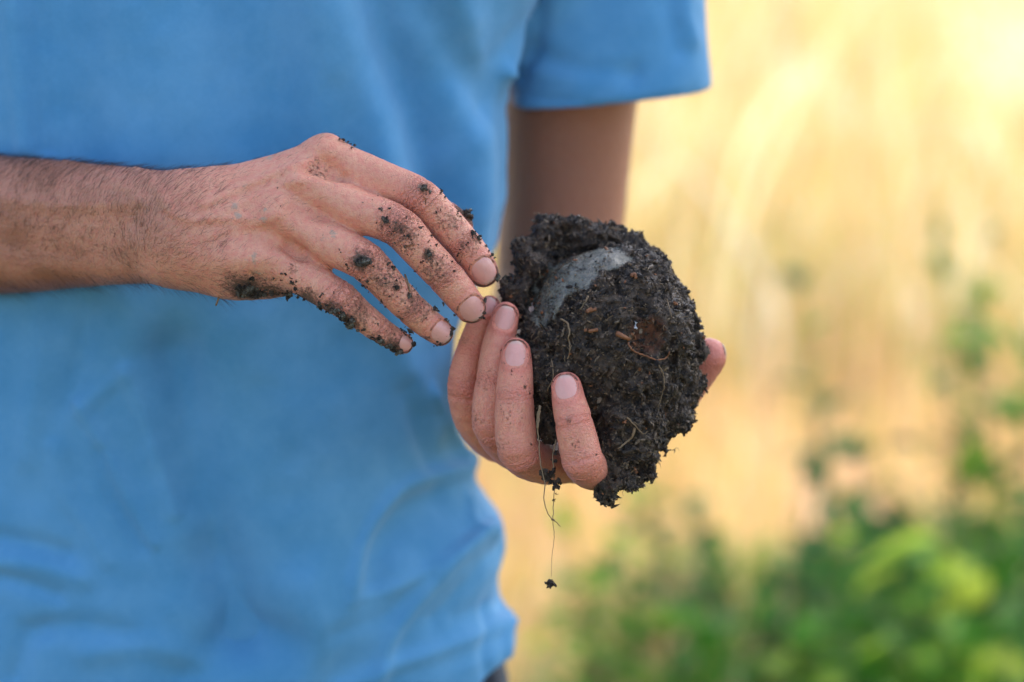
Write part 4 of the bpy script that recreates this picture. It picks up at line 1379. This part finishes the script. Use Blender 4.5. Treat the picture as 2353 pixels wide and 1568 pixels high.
# green weeds: stem with leaves, a few kinds, each plant a thing of its own
LEAF_MESH = {}
def leaf_mesh(kind, L, W, tint):
    key = (kind, round(L, 3), round(W, 3), tint)
    if key in LEAF_MESH: return LEAF_MESH[key]
    V, F = [], []
    n = 6
    for i in range(n + 1):
        t = i / n
        w_ = W * math.sin(math.pi * min(1, t ** .8)) ** .8 * .5
        z = -0.35 * L * t * t
        V += [(t * L, -w_, z + .10 * w_), (t * L, 0, z - .06 * L * .3), (t * L, w_, z + .10 * w_)]
    for i in range(n):
        a = 3 * i
        F += [(a, a+3, a+4, a+1), (a+1, a+4, a+5, a+2)]
    me = bpy.data.meshes.new('leaf'); me.from_pydata(V, [], F)
    me.polygons.foreach_set('use_smooth', [True] * len(F))
    at = me.attributes.new('tint', 'FLOAT_COLOR', 'POINT')
    at.data.foreach_set('color', list((*tint, 1)) * len(V))
    me.materials.append(M_LEAF)
    LEAF_MESH[key] = me
    return me

def weed(loc, height, nleaf, L, W, tints, label, spread=.12, nst=4, group='green weeds growing behind the man'):
    root = empty('weed', loc)
    tag(root, label, 'weed', group)
    for sidx in range(nst):
        az = random.uniform(0, 6.28); sp = spread * random.uniform(.3, 1)
        H = height * random.uniform(.6, 1.0)
        P = [np.array(loc) + np.array([math.cos(az) * sp * t * t, math.sin(az) * sp * t * t, H * t]) for t in np.linspace(0, 1, 7)]
        V, F = tube(P, np.linspace(.0035, .0015, 7), 5)
        mk('stem', V, F, M_STEM, root, is_world=True)
        k = max(3, nleaf // nst)
        for j in range(k):
            t = .12 + .88 * (j + random.random() * .6) / k; t = min(t, 1)
            p = np.array([math.cos(az) * sp * t * t, math.sin(az) * sp * t * t, H * t])
            s = random.choice((.75, 1.0, 1.2)) * (1.1 - .35 * t)
            me = leaf_mesh('l', round(L * s, 2), round(W * s, 2), random.choice(tints))
            lf = bpy.data.objects.new('leaf', me); COL.objects.link(lf); lf.parent = root
            lf.location = p
            lf.rotation_euler = (random.uniform(-.5, .5), random.uniform(-.9, .5), az + j * 2.4 + random.uniform(-.4, .4))
    return root

G_MID = ((.055,.20,.014), (.075,.24,.018), (.11,.27,.02), (.28,.42,.04))
G_DARK = ((.02,.10,.015), (.035,.14,.02), (.04,.16,.03))
G_LIME = ((.42,.52,.05), (.48,.56,.06), (.32,.44,.05))
weeds = [ # px column, distance, height, leaves, leaf length, width, tints, label
 (1290, 3.15, .36, 40, .075, .036, G_MID, 'low mid-green weed just right of the shirt hem'),
 (1380, 2.95, .40, 40, .07, .036, G_MID, 'low leafy weed at the bottom edge nearest the dark trousers'),
 (1440, 3.30, .44, 44, .075, .036, G_MID, 'bushy green weed below the hanging soil crumb'),
 (1510, 3.05, .44, 44, .075, .036, G_MID, 'leafy green weed at the bottom edge under the clod'),
 (1570, 3.55, .42, 40, .07, .034, G_DARK, 'dark green weed standing behind the leafy one under the clod'),
 (1640, 3.15, .42, 44, .075, .038, G_MID, 'bright green weed at the bottom edge left of the lime leaf'),
 (1700, 3.60, .36, 34, .07, .032, G_DARK, 'dark thin weed rising beneath the thumb'),
 (1750, 2.75, .40, 12, .12, .085, G_LIME, 'small weed with a broad lime-yellow leaf at the bottom'),
 (1830, 3.40, .50, 46, .075, .036, G_DARK, 'tall dark green weed in the middle of the right side'),
 (1890, 3.05, .38, 46, .08, .040, G_MID, 'dense green weed at the bottom right of the lime leaf'),
 (1955, 3.60, .74, 34, .08, .038, G_DARK, 'tallest thin weed with dark tufts near the picture middle height'),
 (1990, 2.90, .36, 46, .08, .040, G_MID, 'lush low weed cut by the bottom edge in the right half'),
 (2050, 3.25, .46, 48, .08, .040, G_MID, 'wide green weed slanting up towards the right edge'),
 (2120, 3.00, .40, 46, .08, .040, G_MID, 'broad-leaved low weed cut by the bottom edge near the right corner'),
 (2150, 3.45, .56, 48, .075, .036, G_DARK, 'tall dense dark weed near the right edge'),
 (2220, 3.00, .46, 46, .08, .042, G_MID, 'fresh green weed low in the right corner'),
 (2285, 3.10, .62, 26, .11, .075, G_LIME, 'lime-leaved weed catching the sun near the right edge'),
 (2245, 3.70, .88, 36, .07, .032, G_DARK, 'tall slender dark weed behind the lime-leaved one'),
 (2320, 2.90, .46, 46, .085, .042, G_MID, 'lush weed filling the bottom right corner'),
 (2350, 3.30, .82, 52, .08, .040, G_MID, 'tall green weed cut by the right edge of the picture'),
 (2430, 3.50, .74, 46, .075, .036, G_DARK, 'dark green weed standing just beyond the right edge'),
]
for px_, ds_, hh, nl, L_, W_, tints, lab in weeds:
    p = ground_at(px_, ds_); p[2] = ground_z(p)[0]
    weed(p, hh, nl, L_, W_, tints, lab)

# low green growth among the weeds
N = 16000
dist = RNG.uniform(2.5, 4.1, N)
u = RNG.random(N) ** .8
ax_ = 0.0 + .28 * u
pos = np.stack([ax_ * dist, dist, np.zeros(N)], 1)
keep = fbm(pos, .35, 2, 91) > -.35 - .6 * (u - .5) + .55 * (dist - 3.0)
pos = pos[keep]; n = len(pos); pos[:, 2] = ground_z(pos)
pal = np.array([[.055,.19,.014],[.07,.23,.02],[.11,.27,.02],[.03,.10,.02],[.26,.38,.04]])
blades('green_grass', pos, RNG.uniform(.08, .26, n) * (.8 + .4 * (pos[:, 0] / pos[:, 1] / .28).clip(0, 1)), RNG.uniform(.004, .012, n), pal[RNG.integers(0, 5, n)] * RNG.uniform(.8, 1.2, (n, 1)), RNG.uniform(.2, .8, n), M_LEAF,
       'fresh green grass growing low between the weeds at the lower right')

# ------------------------------------------------------------------ unseen tree, added to keep sun off the man and nearby ground
tb = np.array([4.7, 7.4, 0.0])
tree = empty('added_shade_tree', tb)
tag(tree, 'broad leafy tree added out of view to keep the sun off the man', 'tree')
Pt = [tb + np.array([-.1 * k, -.05 * k, .95 * k - .1]) for k in range(8)]
mk('trunk', *tube(Pt, np.linspace(.26, .13, 8), 10), plain('bark', (.16, .11, .07), .9, (.08, .06, .04), 8, bump=.02), tree, is_world=True)
cc_ = np.array([3.87, 6.46, 9.14])
lim = []
for k in range(9):
    a = k * 2.4; e = cc_ + np.array([math.cos(a) * 2.2, math.sin(a) * 2.2, RNG.uniform(-1, 1.6)])
    s0 = Pt[5]; lim.append(tube([s0 + (e - s0) * t + np.array([0, 0, .6 * math.sin(t * 3)]) for t in np.linspace(0, 1, 7)], np.linspace(.10, .02, 7), 6))
Vl, Fl = merge(lim); o = mk('limbs', Vl, Fl, bpy.data.materials['bark'], tree, is_world=True)
cent = RNG.normal(0, 1, (90, 3)); cent /= np.linalg.norm(cent, axis=1)[:, None]
cent = cc_ + cent * (RNG.random((90, 1)) ** .4) * np.array([2.2, 2.2, 1.5])
n = 15000
p = cent[RNG.integers(0, 90, n)] + RNG.normal(0, .42, (n, 3))
M = rotm(n); q = np.array([[-.5, 0, 0], [0, -.28, .05], [.5, 0, 0], [0, .28, .05]]) * .17
V = (np.einsum('nij,kj->nki', M, q) + p[:, None]).reshape(-1, 3)
F = np.arange(4 * n).reshape(n, 4)
mk('crown', V, F, M_LEAF, tree, dict(tint=np.repeat(np.array([[.05, .12, .025]]) * RNG.uniform(.7, 1.4, (n, 1)), 4, axis=0)), is_world=True, smoothsh=False)
C, R = [], []
for a, b, r in [(1078, 490, 15), (1082, 497, 10), (1076, 488, 10)]:
    c_1, r_1 = clump(BW1, a, b, r); C += c_1; R += r_1
soil_obj('soil_clump', C, R, 'furry brown soil lump on the thumb tip peeping out behind the index finger', 'soil clump', 'clumps of soil stuck to the upper hand')
